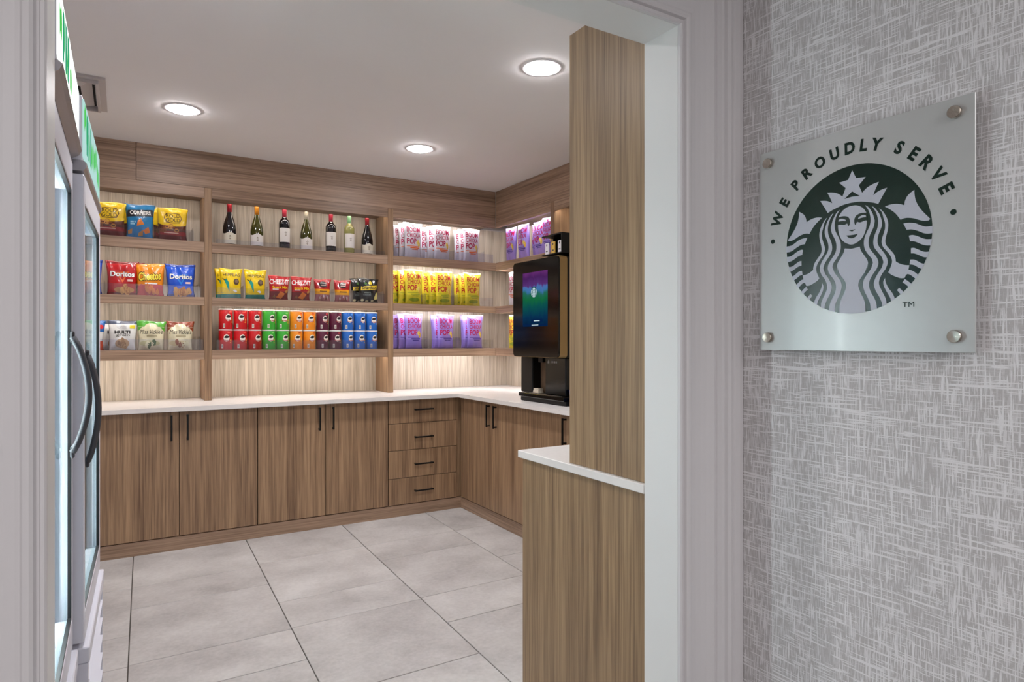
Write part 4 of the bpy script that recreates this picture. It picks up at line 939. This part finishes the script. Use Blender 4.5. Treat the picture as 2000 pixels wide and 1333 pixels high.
# ------------------------------------------------------------------ snack bags
def bag_fn(w, h, d, seed):
    rnd = random.Random(seed)
    ph = [rnd.uniform(0, 6.28) for _ in range(8)]
    a1, a2 = rnd.uniform(-0.006, 0.006), rnd.uniform(-0.004, 0.004)
    def fn(u, v, side):
        # u -1..1, v 0..1, side -1 front (towards -Y) or +1 back
        seal = 0.055
        e = min(max((v - seal * 0.6) / (1 - 1.6 * seal), 0), 1)
        bulge = (4 * e * (1 - e)) ** 0.55 if 0 < e < 1 else 0.0
        pinch = 1 - 0.11 * bulge * (1.15 - 0.3 * v) + 0.012 * math.sin(v * 9 + ph[0] + (1 if u > 0 else 3))
        x = u * w / 2 * pinch * (0.90 + 0.10 * min(1, v * 1.6)) + a1 * (v - 0.3)
        z = v * h
        q = max(0.0, 1 - abs(u) ** 2.4) ** 0.6
        y = d / 2 * bulge * q
        cr = math.exp(-((v - 1) / 0.22) ** 2) + math.exp(-(v / 0.18) ** 2)
        wr = 0.0075 * cr * math.sin(u * 11 + ph[1] + 4 * v) * q + 0.0036 * math.sin(u * 5 + v * 7 + ph[2]) * q + 0.0020 * math.sin(u * 3 - v * 13 + ph[3]) * q
        if v > 0.985 or v < 0.01: wr *= 0.3
        y += wr * (0.4 + 0.6 * bulge)
        y = max(y, 0.0009)
        mid = 0.004 * math.sin(u * 2.6 + ph[4]) * max(0, v - 0.88) / 0.12 + a2 * v
        return Vector((x, side * y + mid, z + 0.004 * math.sin(u * 3 + ph[5]) * max(0, v - 0.9) / 0.1))
    return fn
def make_bag(name, label, w, h, d, seed, zones, prints, group=None, cat='snack bag'):
    """zones: [(v_limit, material)] from bottom up; prints: dicts drawn on the front"""
    fn = bag_fn(w, h, d, seed)
    t = thing(name, label, cat, (0, 0, 0), 0, group)
    NU, NV = 16, 26
    b = MB(); mats = [z[1] for z in zones]
    idx = {}
    def vid(i, jv, side):
        if i in (0, NU): side = 0
        key = (i, jv, side)
        if key not in idx:
            idx[key] = len(b.v); b.v.append(tuple(fn(-1 + 2 * i / NU, jv / NV, side)))
        return idx[key]
    for side in (-1, 1):
        for jv in range(NV):
            vm_ = (jv + 0.5) / NV
            mi = next((k for k, z in enumerate(zones) if vm_ <= z[0]), len(zones) - 1)
            for i in range(NU):
                f = [vid(i, jv, side), vid(i + 1, jv, side), vid(i + 1, jv + 1, side), vid(i, jv + 1, side)]
                b.f.append(f if side < 0 else f[::-1]); b.m.append(mi); b.sm.append(True)
    b.f.append([vid(i, 0, -1) for i in range(NU + 1)][::-1] + [vid(i, 0, 1) for i in range(1, NU)]); b.m.append(0); b.sm.append(False)
    b.f.append([vid(i, NV, -1) for i in range(NU + 1)] + [vid(i, NV, 1) for i in range(NU - 1, 0, -1)]); b.m.append(len(mats) - 1); b.sm.append(False)
    b.build('pouch', mats, t, rel=False)
    parts = {}
    for p in prints:
        pn = p.get('part', 'artwork')
        if pn not in parts: parts[pn] = (MB(), [])
        mb, ml = parts[pn]
        if p['m'] not in ml: ml.append(p['m'])
        if 'text' in p:
            x0, x1, z0, z1 = p['box']
            v, f = text_fit(p['text'], x0, x1, z0, z1, p.get('bold', 0.03), p.get('shear', 0), 0)
            if p.get('rot') or True:
                # work in metres, then rotate
                c, s_ = math.cos(p.get('rot', 0)), math.sin(p.get('rot', 0)); ox, oz = (x0 + x1) / 2 * w / 2, (z0 + z1) / 2 * h
                v = [(a * w / 2 - ox, q * h - oz) for a, q in v]; v = [(ox + a * c - q * s_, oz + a * s_ + q * c) for a, q in v]
        else:
            v, f = fill2d([(a * w / 2, q * h) for a, q in p['poly']])
        v, f = refine(v, f, 0.016)
        L = 0.0010 + 0.0006 * p.get('l', 0)
        out = []
        for a, q in v:
            vv = min(max(q / h, 0.0), 1.0); uu = a / (w / 2)
            for _ in range(3):
                e = fn(uu, vv, -1); uu += (a - e.x) / (w / 2)
            uu = min(max(uu, -0.985), 0.985)
            e = fn(uu, vv, -1); out.append((e.x, e.y - L, e.z))
        mb.poly(out, f, ml.index(p['m']), True)
    for pn, (mb, ml) in parts.items(): mb.build(pn, ml, t, 'stuff', rel=False)
    return t
def T(text, x0, x1, z0, z1, m, **k): return dict(text=text, box=(x0, x1, z0, z1), m=m, part='lettering', **k)
def Q(pts, m, **k): return dict(poly=pts, m=m, **k)
def foil(n, c, r=0.30): return mat('foil_' + n, c, r, coat=0.4, bump=1.0, nscale=28)
def ink(c, r=0.35): return mat('ink_' + c, c, r, coat=0.3)
def blobs(seed, x0, x1, z0, z1, n, r, m, **k):
    q = random.Random(seed); out = []
    for i in range(n):
        cx, cz, a = q.uniform(x0, x1), q.uniform(z0, z1), q.uniform(0, 3)
        pts = []
        for j in range(6):
            A = j * math.pi / 3; rr = r * q.uniform(0.7, 1.2); pts.append((cx + rr * math.cos(A + a), cz + rr * 0.8 * math.sin(A + a)))
        out.append(Q(pts, m[i % len(m)] if isinstance(m, list) else m, **k))
    return out

def popcorn(seed, label, body, top, letter, sub, w=0.172, h=0.287, fold=False, group=None):
    zones = [(0.06, foil('pop_' + body, body)), (0.95, foil('pop_' + body, body)), (1.01, foil('pop_' + top, top))]
    L_ = ink(letter)
    pr = [T('BOOM', -.70, .70, .73, .88, L_, bold=.018), T('CHICKA', -.70, .70, .58, .705, L_, bold=.016), T('POP', -.70, .28, .385, .555, L_, bold=.03)]
    pr += [Q(ellipse(0, .915, .09, .024), L_)]
    pr += blobs(5, .30, .6, .36, .46, 4, .10, [ink('E6CF6A'), ink('D2A93C')], l=1)
    pr += [Q(rect(-.70, .55, .315, .335), ink(sub)), Q(rect(-.35, .60, .265, .300), ink(sub)), Q(rect(-.2, .45, .225, .25), ink(sub))]
    if body == 'D9C92F': pr += [Q(ellipse(0.05, .13, .55, .055), ink('8FA026'))]
    return make_bag('popcorn_bag', label, w, h, 0.052, seed, zones, pr, group, 'popcorn bag')

PB = {}
def pop_proto(kind, seed):
    if kind == 'white': return popcorn(seed, '', 'D6D3DC', 'DAD9E0', 'A8124A', 'DE6B2C')
    if kind == 'yellow': return popcorn(seed, '', 'D9C92F', 'E2D980', 'B01C22', '9AA32E')
    return popcorn(seed, '', '9C86D8', 'A594DE', 'B60D58', '4A3496')
def put_pop(kind, seed, x, y, z, rz, label, group):
    key = (kind, seed)
    if key not in PB: o = PB[key] = pop_proto(kind, seed)
    else: o = copy_tree(PB[key])
    o.location = (x, y, z); o.rotation_euler = (0, 0, rz); o['label'] = label; o['group'] = group
    return o
word3 = ('left', 'middle', 'right')
rowz = [LEV[2][1] + 0.0006, LEV[1][1] + 0.0006, LEV[0][1] + 0.0006]
# (kind, shelf, front x, copies behind with x shift)
STK = [('white', 0, (2.055, 2.318, 2.598), ((-0.022, -0.045), (-0.035, -0.07), (-0.012, -0.022))),
       ('yellow', 1, (2.060, 2.335, 2.612), ((-0.035, -0.08), (-0.035, -0.07), (-0.02, -0.04))),
       ('lilac', 2, (2.062, 2.352, 2.635), ((-0.035, -0.06), (-0.006, 0.006), (-0.004, 0.008)))]
shelf_words = ('top', 'middle', 'bottom')
for ki, (kind, sh, xs, shifts) in enumerate(STK):
    for i, x in enumerate(xs):
        put_pop(kind, 11 + ki * 3 + i, x, 4.976, rowz[sh], 0.06, 'front %s popcorn bag of the %s stack on the %s shelf' % (kind, word3[i], shelf_words[sh]), '%s popcorn bags in the third bay' % kind)
        for q, dx in enumerate(shifts[i]):
            put_pop(kind, 11 + ki * 3 + (i + q + 1) % 3, x + dx, 5.043 + 0.066 * q, rowz[sh], 0.05 - 0.02 * q, '%s %s popcorn bag in the %s stack on the %s shelf' % (('second', 'third')[q], kind, word3[i], shelf_words[sh]), '%s popcorn bags in the third bay' % kind)
# bags on the right wall, facing the room
RW = -math.pi / 2
for i, y in enumerate((4.745, 4.545, 4.345, 4.175)):
    put_pop('lilac', 17 + i % 3, 2.872 + (0.03 if i == 2 else 0), y, rowz[0], RW + 0.04, 'lilac popcorn bag, %s from the corner on the right wall top shelf' % ('first', 'second', 'third', 'fourth')[i], 'lilac popcorn bags on the right wall')
for i, y in enumerate((4.64, 4.445)):
    put_pop('lilac', 18 + i % 2, 2.945, y, rowz[0], RW - 0.06, 'lilac popcorn bag behind the %s gap on the right wall top shelf' % ('first', 'second')[i], 'lilac popcorn bags on the right wall')
put_pop('white', 12, 2.872, 4.70, rowz[1], RW + 0.05, 'white popcorn bag beside the machine on the right wall', 'popcorn bags beside the machine')
put_pop('white', 13, 2.872, 4.50, rowz[1], RW, 'white popcorn bag half hidden behind the machine', 'popcorn bags beside the machine')
put_pop('yellow', 15, 2.872, 4.70, rowz[2], RW + 0.05, 'yellow popcorn bag beside the machine on the right wall', 'popcorn bags beside the machine')
put_pop('yellow', 16, 2.872, 4.50, rowz[2], RW, 'yellow popcorn bag half hidden behind the machine', 'popcorn bags beside the machine')

# individual designs
WHT = ink('F1EEEA'); BLK = ink('16120F'); YEL = ink('F2C81A'); RED = ink('C8161C'); ORG = ink('E27A1C'); TAN = ink('C98A3A'); BRN = ink('5A2A16')
def place(o, x, sh, y=4.978, rz=0.0):
    o.location = (x, y, rowz[sh]); o.rotation_euler = (0, 0, rz); return o
def again(o, x, sh, y, rz, label):
    c = copy_tree(o); c['label'] = label; return place(c, x, sh, y, rz)
G1 = 'bags on the left bay shelves'
def ring(cx, cz, rx, rz_, wd, n=14):
    o = ellipse(cx, cz, rx, rz_, n); i = ellipse(cx, cz, rx - wd, rz_ - wd * .75, n); out = []
    return [[o[k], o[(k + 1) % n], i[(k + 1) % n], i[k]] for k in range(n)]
def pretzel(label, seed):
    z = [(0.06, foil('maroon', '6A1414')), (0.16, foil('maroon', '6A1414')), (0.26, foil('crimson', '9C1A1C')), (0.50, foil('pretzel_brown', '5E2A16')), (1.01, foil('yellow', 'EDC511'))]
    pr = [Q(ellipse(0, .52, .88, .10, 24), foil('yellow', 'EDC511'), l=0)]
    pr += [Q(smooth_poly([(-.42, .535), (0, .52), (.42, .535), (.56, .68), (.42, .825), (0, .84), (-.42, .825), (-.56, .68)], 3, 10), BRN, l=1), Q(smooth_poly([(-.40, .555), (0, .54), (.40, .555), (.51, .68), (.40, .805), (0, .82), (-.40, .805), (-.51, .68)], 3, 10), YEL, l=2)]
    pr += [T('ROLD', -.42, .42, .69, .80, BLK, l=3, bold=0), T('GOLD', -.44, .44, .56, .67, BLK, l=3, bold=0)]
    q = random.Random(seed)
    for k in range(9):
        for pl in ring(q.uniform(-.7, .7), q.uniform(.28, .44), .15, .06, .045, 10): pr.append(Q(pl, TAN if k % 2 else ink('8C4A1E'), l=1))
    pr += [Q(rect(-.55, .35, .205, .235), ink('E8B8A0'), l=1)]
    return make_bag('pretzel_bag', label, 0.196, 0.222, 0.055, seed, z, pr, G1)
a = pretzel('yellow and maroon pretzel bag right of the blue bag, top left shelf', 31); place(a, 0.292, 2 - 2, 4.978, 0.04)
again(a, -0.075, 0, 4.978, -0.03, 'yellow and maroon pretzel bag beside the coolers, top left shelf')
again(a, -0.045, 0, 5.040, 0.05, 'pretzel bag directly behind the one beside the coolers')
again(a, 0.262, 0, 5.040, 0.05, 'pretzel bag directly behind the one right of the blue bag')
z = [(0.95, foil('sky_blue', '1F7FB8')), (1.01, foil('sky_blue_dark', '186494'))]
pr = [Q([(-.86, .60), (.86, .66), (.84, .86), (-.80, .80)], ink('14181F')), T('CORNERS', -.66, .70, .68, .80, WHT, l=1, bold=.04, rot=.03)]
pr += [Q([(-.15, .50), (.05, .58), (.28, .40), (-.22, .34)], ORG, l=1), Q([(.2, .22), (.55, .34), (.66, .18), (.35, .12)], ORG, l=1), Q([(-.1, .14), (.2, .24), (.18, .07), (-.12, .05)], TAN, l=1), Q([(-.78, .20), (-.5, .26), (-.52, .12), (-.76, .1)], TAN, l=1)]
pr += [Q(rect(-.62, -.40, .44, .49), ink('9FD0EA'), l=1), Q(rect(-.62, -.34, .38, .42), ink('9FD0EA'), l=1), Q(rect(-.36, -.28, .44, .49), ink('9FD0EA'), l=1)]
a = make_bag('chip_bag', 'blue snack bag with dark banner between two pretzel bags', 0.178, 0.226, 0.055, 33, z, pr, G1); place(a, 0.098, 0)
def nacho(label, body, dark, seed, chip):
    z = [(0.06, foil('n' + dark, dark)), (0.93, foil('n' + body, body)), (1.01, foil('n' + dark, dark))]
    pr = [Q([(-.42, .66), (.42, .70), (.02, .36)], ink(chip), l=0), Q([(-.26, .635), (.26, .66), (.02, .44)], foil('n' + body, body), l=1)]
    pr += [T('Doritos', -.72, .74, .535, .70, BLK, l=2, bold=.06), T('Doritos', -.70, .72, .54, .695, WHT, l=3, bold=.028)]
    pr += [Q(ellipse(0.12, .15, .60, .10), ink('C9893E'), l=1)] + blobs(seed, -.35, .55, .09, .24, 8, .15, [ink('E2A654'), ink('B9702C'), ink('DB9646')], l=2)
    pr += [Q(rect(.30, .62, .40, .46), ink('E9C8C0'), l=1)]
    return make_bag('chip_bag', label, 0.192, 0.222, 0.056, seed, z, pr, G1)
a = nacho('red chip bag left of the orange bag, middle left shelf', 'B5141A', '7C0C12', 41, 'E0601C'); place(a, -0.004, 1, 4.978, .03)
again(a, 0.03, 1, 5.042, -.05, 'red chip bag behind the front red one, middle left shelf')
a = nacho('blue chip bag right of the orange bag, middle left shelf', '1550C8', '0F3794', 43, '2C86DE'); place(a, 0.342, 1, 4.978, -.04)
again(a, -0.205, 1, 4.978, .05, 'blue chip bag beside the coolers, middle left shelf')
z = [(0.30, foil('ch_red', 'BE2430')), (0.95, foil('ch_orange', 'E98A12')), (1.01, foil('ch_orange', 'E98A12'))]
pr = [Q([(-.86, .18), (-.6, .36), (-.2, .30), (.2, .40), (.86, .32), (.86, .16)], ink('BE2430'), l=0), T('Cheetos', -.78, .72, .46, .76, BLK, l=1, bold=.07, shear=.2, rot=.10), T('Cheetos', -.75, .69, .48, .74, ink('FFE84A'), l=2, bold=.03, shear=.2, rot=.10)]
pr += blobs(3, -.5, .6, .10, .28, 7, .13, [ORG, ink('D86A18')], l=1) + [Q(rect(-.35, .45, .36, .40), WHT, l=1)]
a = make_bag('chip_bag', 'orange and red cheese snack bag between red and blue bags', 0.182, 0.216, 0.055, 45, z, pr, G1); place(a, 0.158, 1)
# bottom left shelf
z = [(0.90, foil('white', 'DDDCD8')), (1.01, foil('slate', '4C5468'))]
pr = [T('FOOD SHOULD', -.36, .26, .80, .84, ink('5C6478'), bold=0), T('TASTE GOOD', -.36, .26, .74, .78, ink('5C6478'), bold=0), T('MULTI', -.52, .50, .56, .67, BLK, bold=.05), T('grain', -.42, .46, .46, .56, ink('5A564E'), bold=.01),
      Q(rect(.46, .82, .74, .86), ink('E6D022')), Q(ellipse(-.02, .24, .46, .16), ink('B9946A'), l=1)] + blobs(9, -.3, .28, .14, .34, 7, .14, [ink('9A7348'), ink('C7A372'), ink('84603A')], l=2)
a = make_bag('chip_bag', 'white multigrain chip bag with slate top, bottom left shelf', 0.176, 0.196, 0.055, 51, z, pr, G1); place(a, -0.002, 2, 4.978, .02)
again(a, -0.045, 2, 5.044, .12, 'slate-topped multigrain bag peeking out behind the front one')
def kettle(label, body, seed, pile, wch):
    z = [(0.06, foil('cream', 'DCD3B2')), (0.80, foil('cream', 'DCD3B2')), (1.01, foil('k' + body, body))]
    pr = [Q([(-.94, .80), (-.94, .62), (-.60, .80)], foil('k' + body, body)), Q([(.94, .80), (.94, .62), (.60, .80)], foil('k' + body, body)), Q(ellipse(0, .80, .44, .13), foil('cream', 'DCD3B2'), l=0)]
    pr += [T("Miss Vickie's", -.74, .78, .56, .72, BLK, l=1, bold=.0, shear=.25), Q(rect(-.30, .40, .47, .51), ink('A79C78'), l=1)]
    pr += [Q(ellipse(-.1, .24, .70, .10), ink(pile), l=0)] + blobs(seed, -.3, .5, .15, .28, 6, .14, [ink(wch), ink('E4DDB4')], l=1)
    return make_bag('chip_bag', label, 0.176, 0.196, 0.055, seed, z, pr, G1)
place(kettle('cream chip bag with bright green top, bottom left shelf', '4FA32C', 53, 'C6C08A', '3C5A26'), 0.163, 2)
place(kettle('cream chip bag with rusty brown top, bottom left shelf', '8A3E22', 55, 'CDBB8C', '8C4A2A'), 0.338, 2, 4.978, -.03)
z = [(0.30, foil('ch_orange2', 'D2481A')), (0.62, foil('white', 'DDDCD8')), (1.01, foil('lays_blue', '1C5FA8'))]
a = make_bag('chip_bag', 'blue, white and orange bag beside the coolers, bottom left shelf', 0.170, 0.198, 0.052, 57, z, [Q(ellipse(.72, .78, .16, .07), RED, l=0), Q(ellipse(0.1, .45, .5, .12), ink('E8E4DC'), l=0)], G1); place(a, -0.183, 2, 4.978, .04)
# centre bay, middle shelf
G2 = 'snack bags on the middle shelf of the centre bay'
z = [(0.055, foil('teal', '17877F')), (0.20, foil('teal', '17877F')), (1.01, foil('bright_yellow', 'F0CB12'))]
pr = [Q([(-.96, .17), (-.5, .20), (-.2, .28), (.1, .23), (.5, .26), (.96, .22), (.96, .16), (-.96, .14)], ink('F0CB12'), l=0),
      T('HIPPEAS', -.72, .72, .74, .84, BLK, l=1, bold=.0), Q(ellipse(.40, .56, .24, .105), ink('5E4634'), l=1), Q(ellipse(.43, .575, .14, .06), ink('8C7460'), l=2),
      Q([(-.62, .60), (-.42, .64), (-.24, .52), (-.22, .40), (-.16, .22), (-.34, .34), (-.46, .46)], ink('1C9A90'), l=1), Q([(-.80, .68), (-.52, .62), (-.44, .70), (-.48, .58), (-.70, .62)], BLK, l=1),
      Q([(.1, .26), (.3, .30), (.5, .24), (.34, .20)], WHT, l=1)]
a = make_bag('puff_bag', 'yellow and teal chickpea puff bag, leftmost in the centre bay', 0.156, 0.212, 0.056, 61, z, pr, G2); place(a, 0.662, 1, 4.976, .05)
again(a, 0.640, 1, 5.046, -.08, 'yellow puff bag directly behind the leftmost one')
again(a, 0.826, 1, 4.976, .02, 'yellow and teal chickpea puff bag beside the red cracker bags')
z = [(0.06, foil('wine_red', '7A1218')), (0.34, foil('wine_red', '7A1218')), (1.01, foil('cracker_red', 'B8161C'))]
pr = [Q([(-.9, .60), (.9, .66), (.9, .88), (-.9, .82)], RED, l=0), T('CHEEZ-IT', -.86, .90, .645, .85, WHT, l=1, bold=.025), T('Snack Mix', -.62, .78, .46, .58, YEL, l=1, bold=.03, rot=.03), Q([(-.78, .36), (.0, .42), (.0, .50), (-.78, .45)], RED, l=1), Q(rect(-.6, -.1, .41, .45), WHT, l=2),
      Q([(-.28, .10), (.10, .36), (.50, .26), (.18, .04)], ORG, l=1), Q([(.52, .36), (.74, .46), (.82, .38), (.62, .28)], TAN, l=1), Q([(-.62, .10), (-.42, .22), (-.3, .12), (-.5, .03)], ink('8A5A2A'), l=1)]
a = make_bag('cracker_bag', 'red cheese cracker mix bag beside the yellow puff bag', 0.156, 0.178, 0.054, 65, z, pr, G2); place(a, 0.990, 1, 4.976, .02)
again(a, 1.149, 1, 4.976, -.03, 'red cheese cracker mix bag, right one of the pair')
z = [(0.30, foil('clear_pink', 'A86A6C', .2)), (0.56, foil('amber_band', 'F0A818')), (1.01, foil('mix_red', 'A8141C'))]
pr = [Q(ellipse(0, .76, .44, .14), BLK, l=0), Q(rect(-.30, .34, .80, .84), ink('D8D0C8'), l=1), Q(rect(-.26, .30, .70, .74), ink('C8A8A0'), l=1), Q(rect(-.4, .44, .42, .47), ink('7A4A14'), l=1), Q(rect(-.9, .9, .545, .575), RED, l=1)]
pr += blobs(4, -.6, .6, .08, .24, 10, .10, [ink('C27A6E'), ink('D8C6C0'), ink('8C4A40')], l=1)
a = make_bag('snack_mix_bag', 'red and amber snack mix bag with dark oval, left of two', 0.134, 0.170, 0.052, 69, z, pr, G2); place(a, 1.312, 1, 4.976, .02)
again(a, 1.466, 1, 4.976, -.02, 'red and amber snack mix bag with dark oval, beside the black bags')
z = [(0.06, foil('black', '0E0F10')), (1.01, foil('black', '121314'))]
pr = [Q([(-.78, .50), (.66, .54), (.72, .72), (-.74, .66)], ink('E2C22A'), l=0), T('Smartfood', -.70, .64, .545, .68, BLK, l=1, bold=.03, shear=.2, rot=.03), Q([(-.1, .80), (.1, .92), (.3, .82), (.2, .74), (0, .74)], ink('D8C13C'), l=0), Q([(-.5, .78), (-.35, .86), (-.2, .78), (-.35, .72)], ink('4F7A3C'), l=0),
      Q([(.42, .20), (.66, .44), (.86, .30), (.80, .16), (.5, .12)], ink('E6D87A'), l=0), T('WHITE', -.5, .1, .38, .44, ink('8F9A94'), l=1), T('CHEDDAR', -.6, .15, .29, .35, ink('8F9A94'), l=1), Q(ellipse(-.62, .10, .14, .05), ink('D8CFA0'), l=0), Q(ellipse(-.2, .06, .14, .04), ink('D8CFA0'), l=0), Q(ellipse(.3, .08, .12, .04), ink('D8CFA0'), l=0)]
a = make_bag('popcorn_bag', 'black popcorn bag with yellow banner, front one', 0.176, 0.192, 0.054, 73, z, pr, G2, 'popcorn bag'); place(a, 1.676, 1, 4.974, .05)
again(a, 1.632, 1, 5.050, .18, 'black popcorn bag with yellow banner, tucked behind the front one')
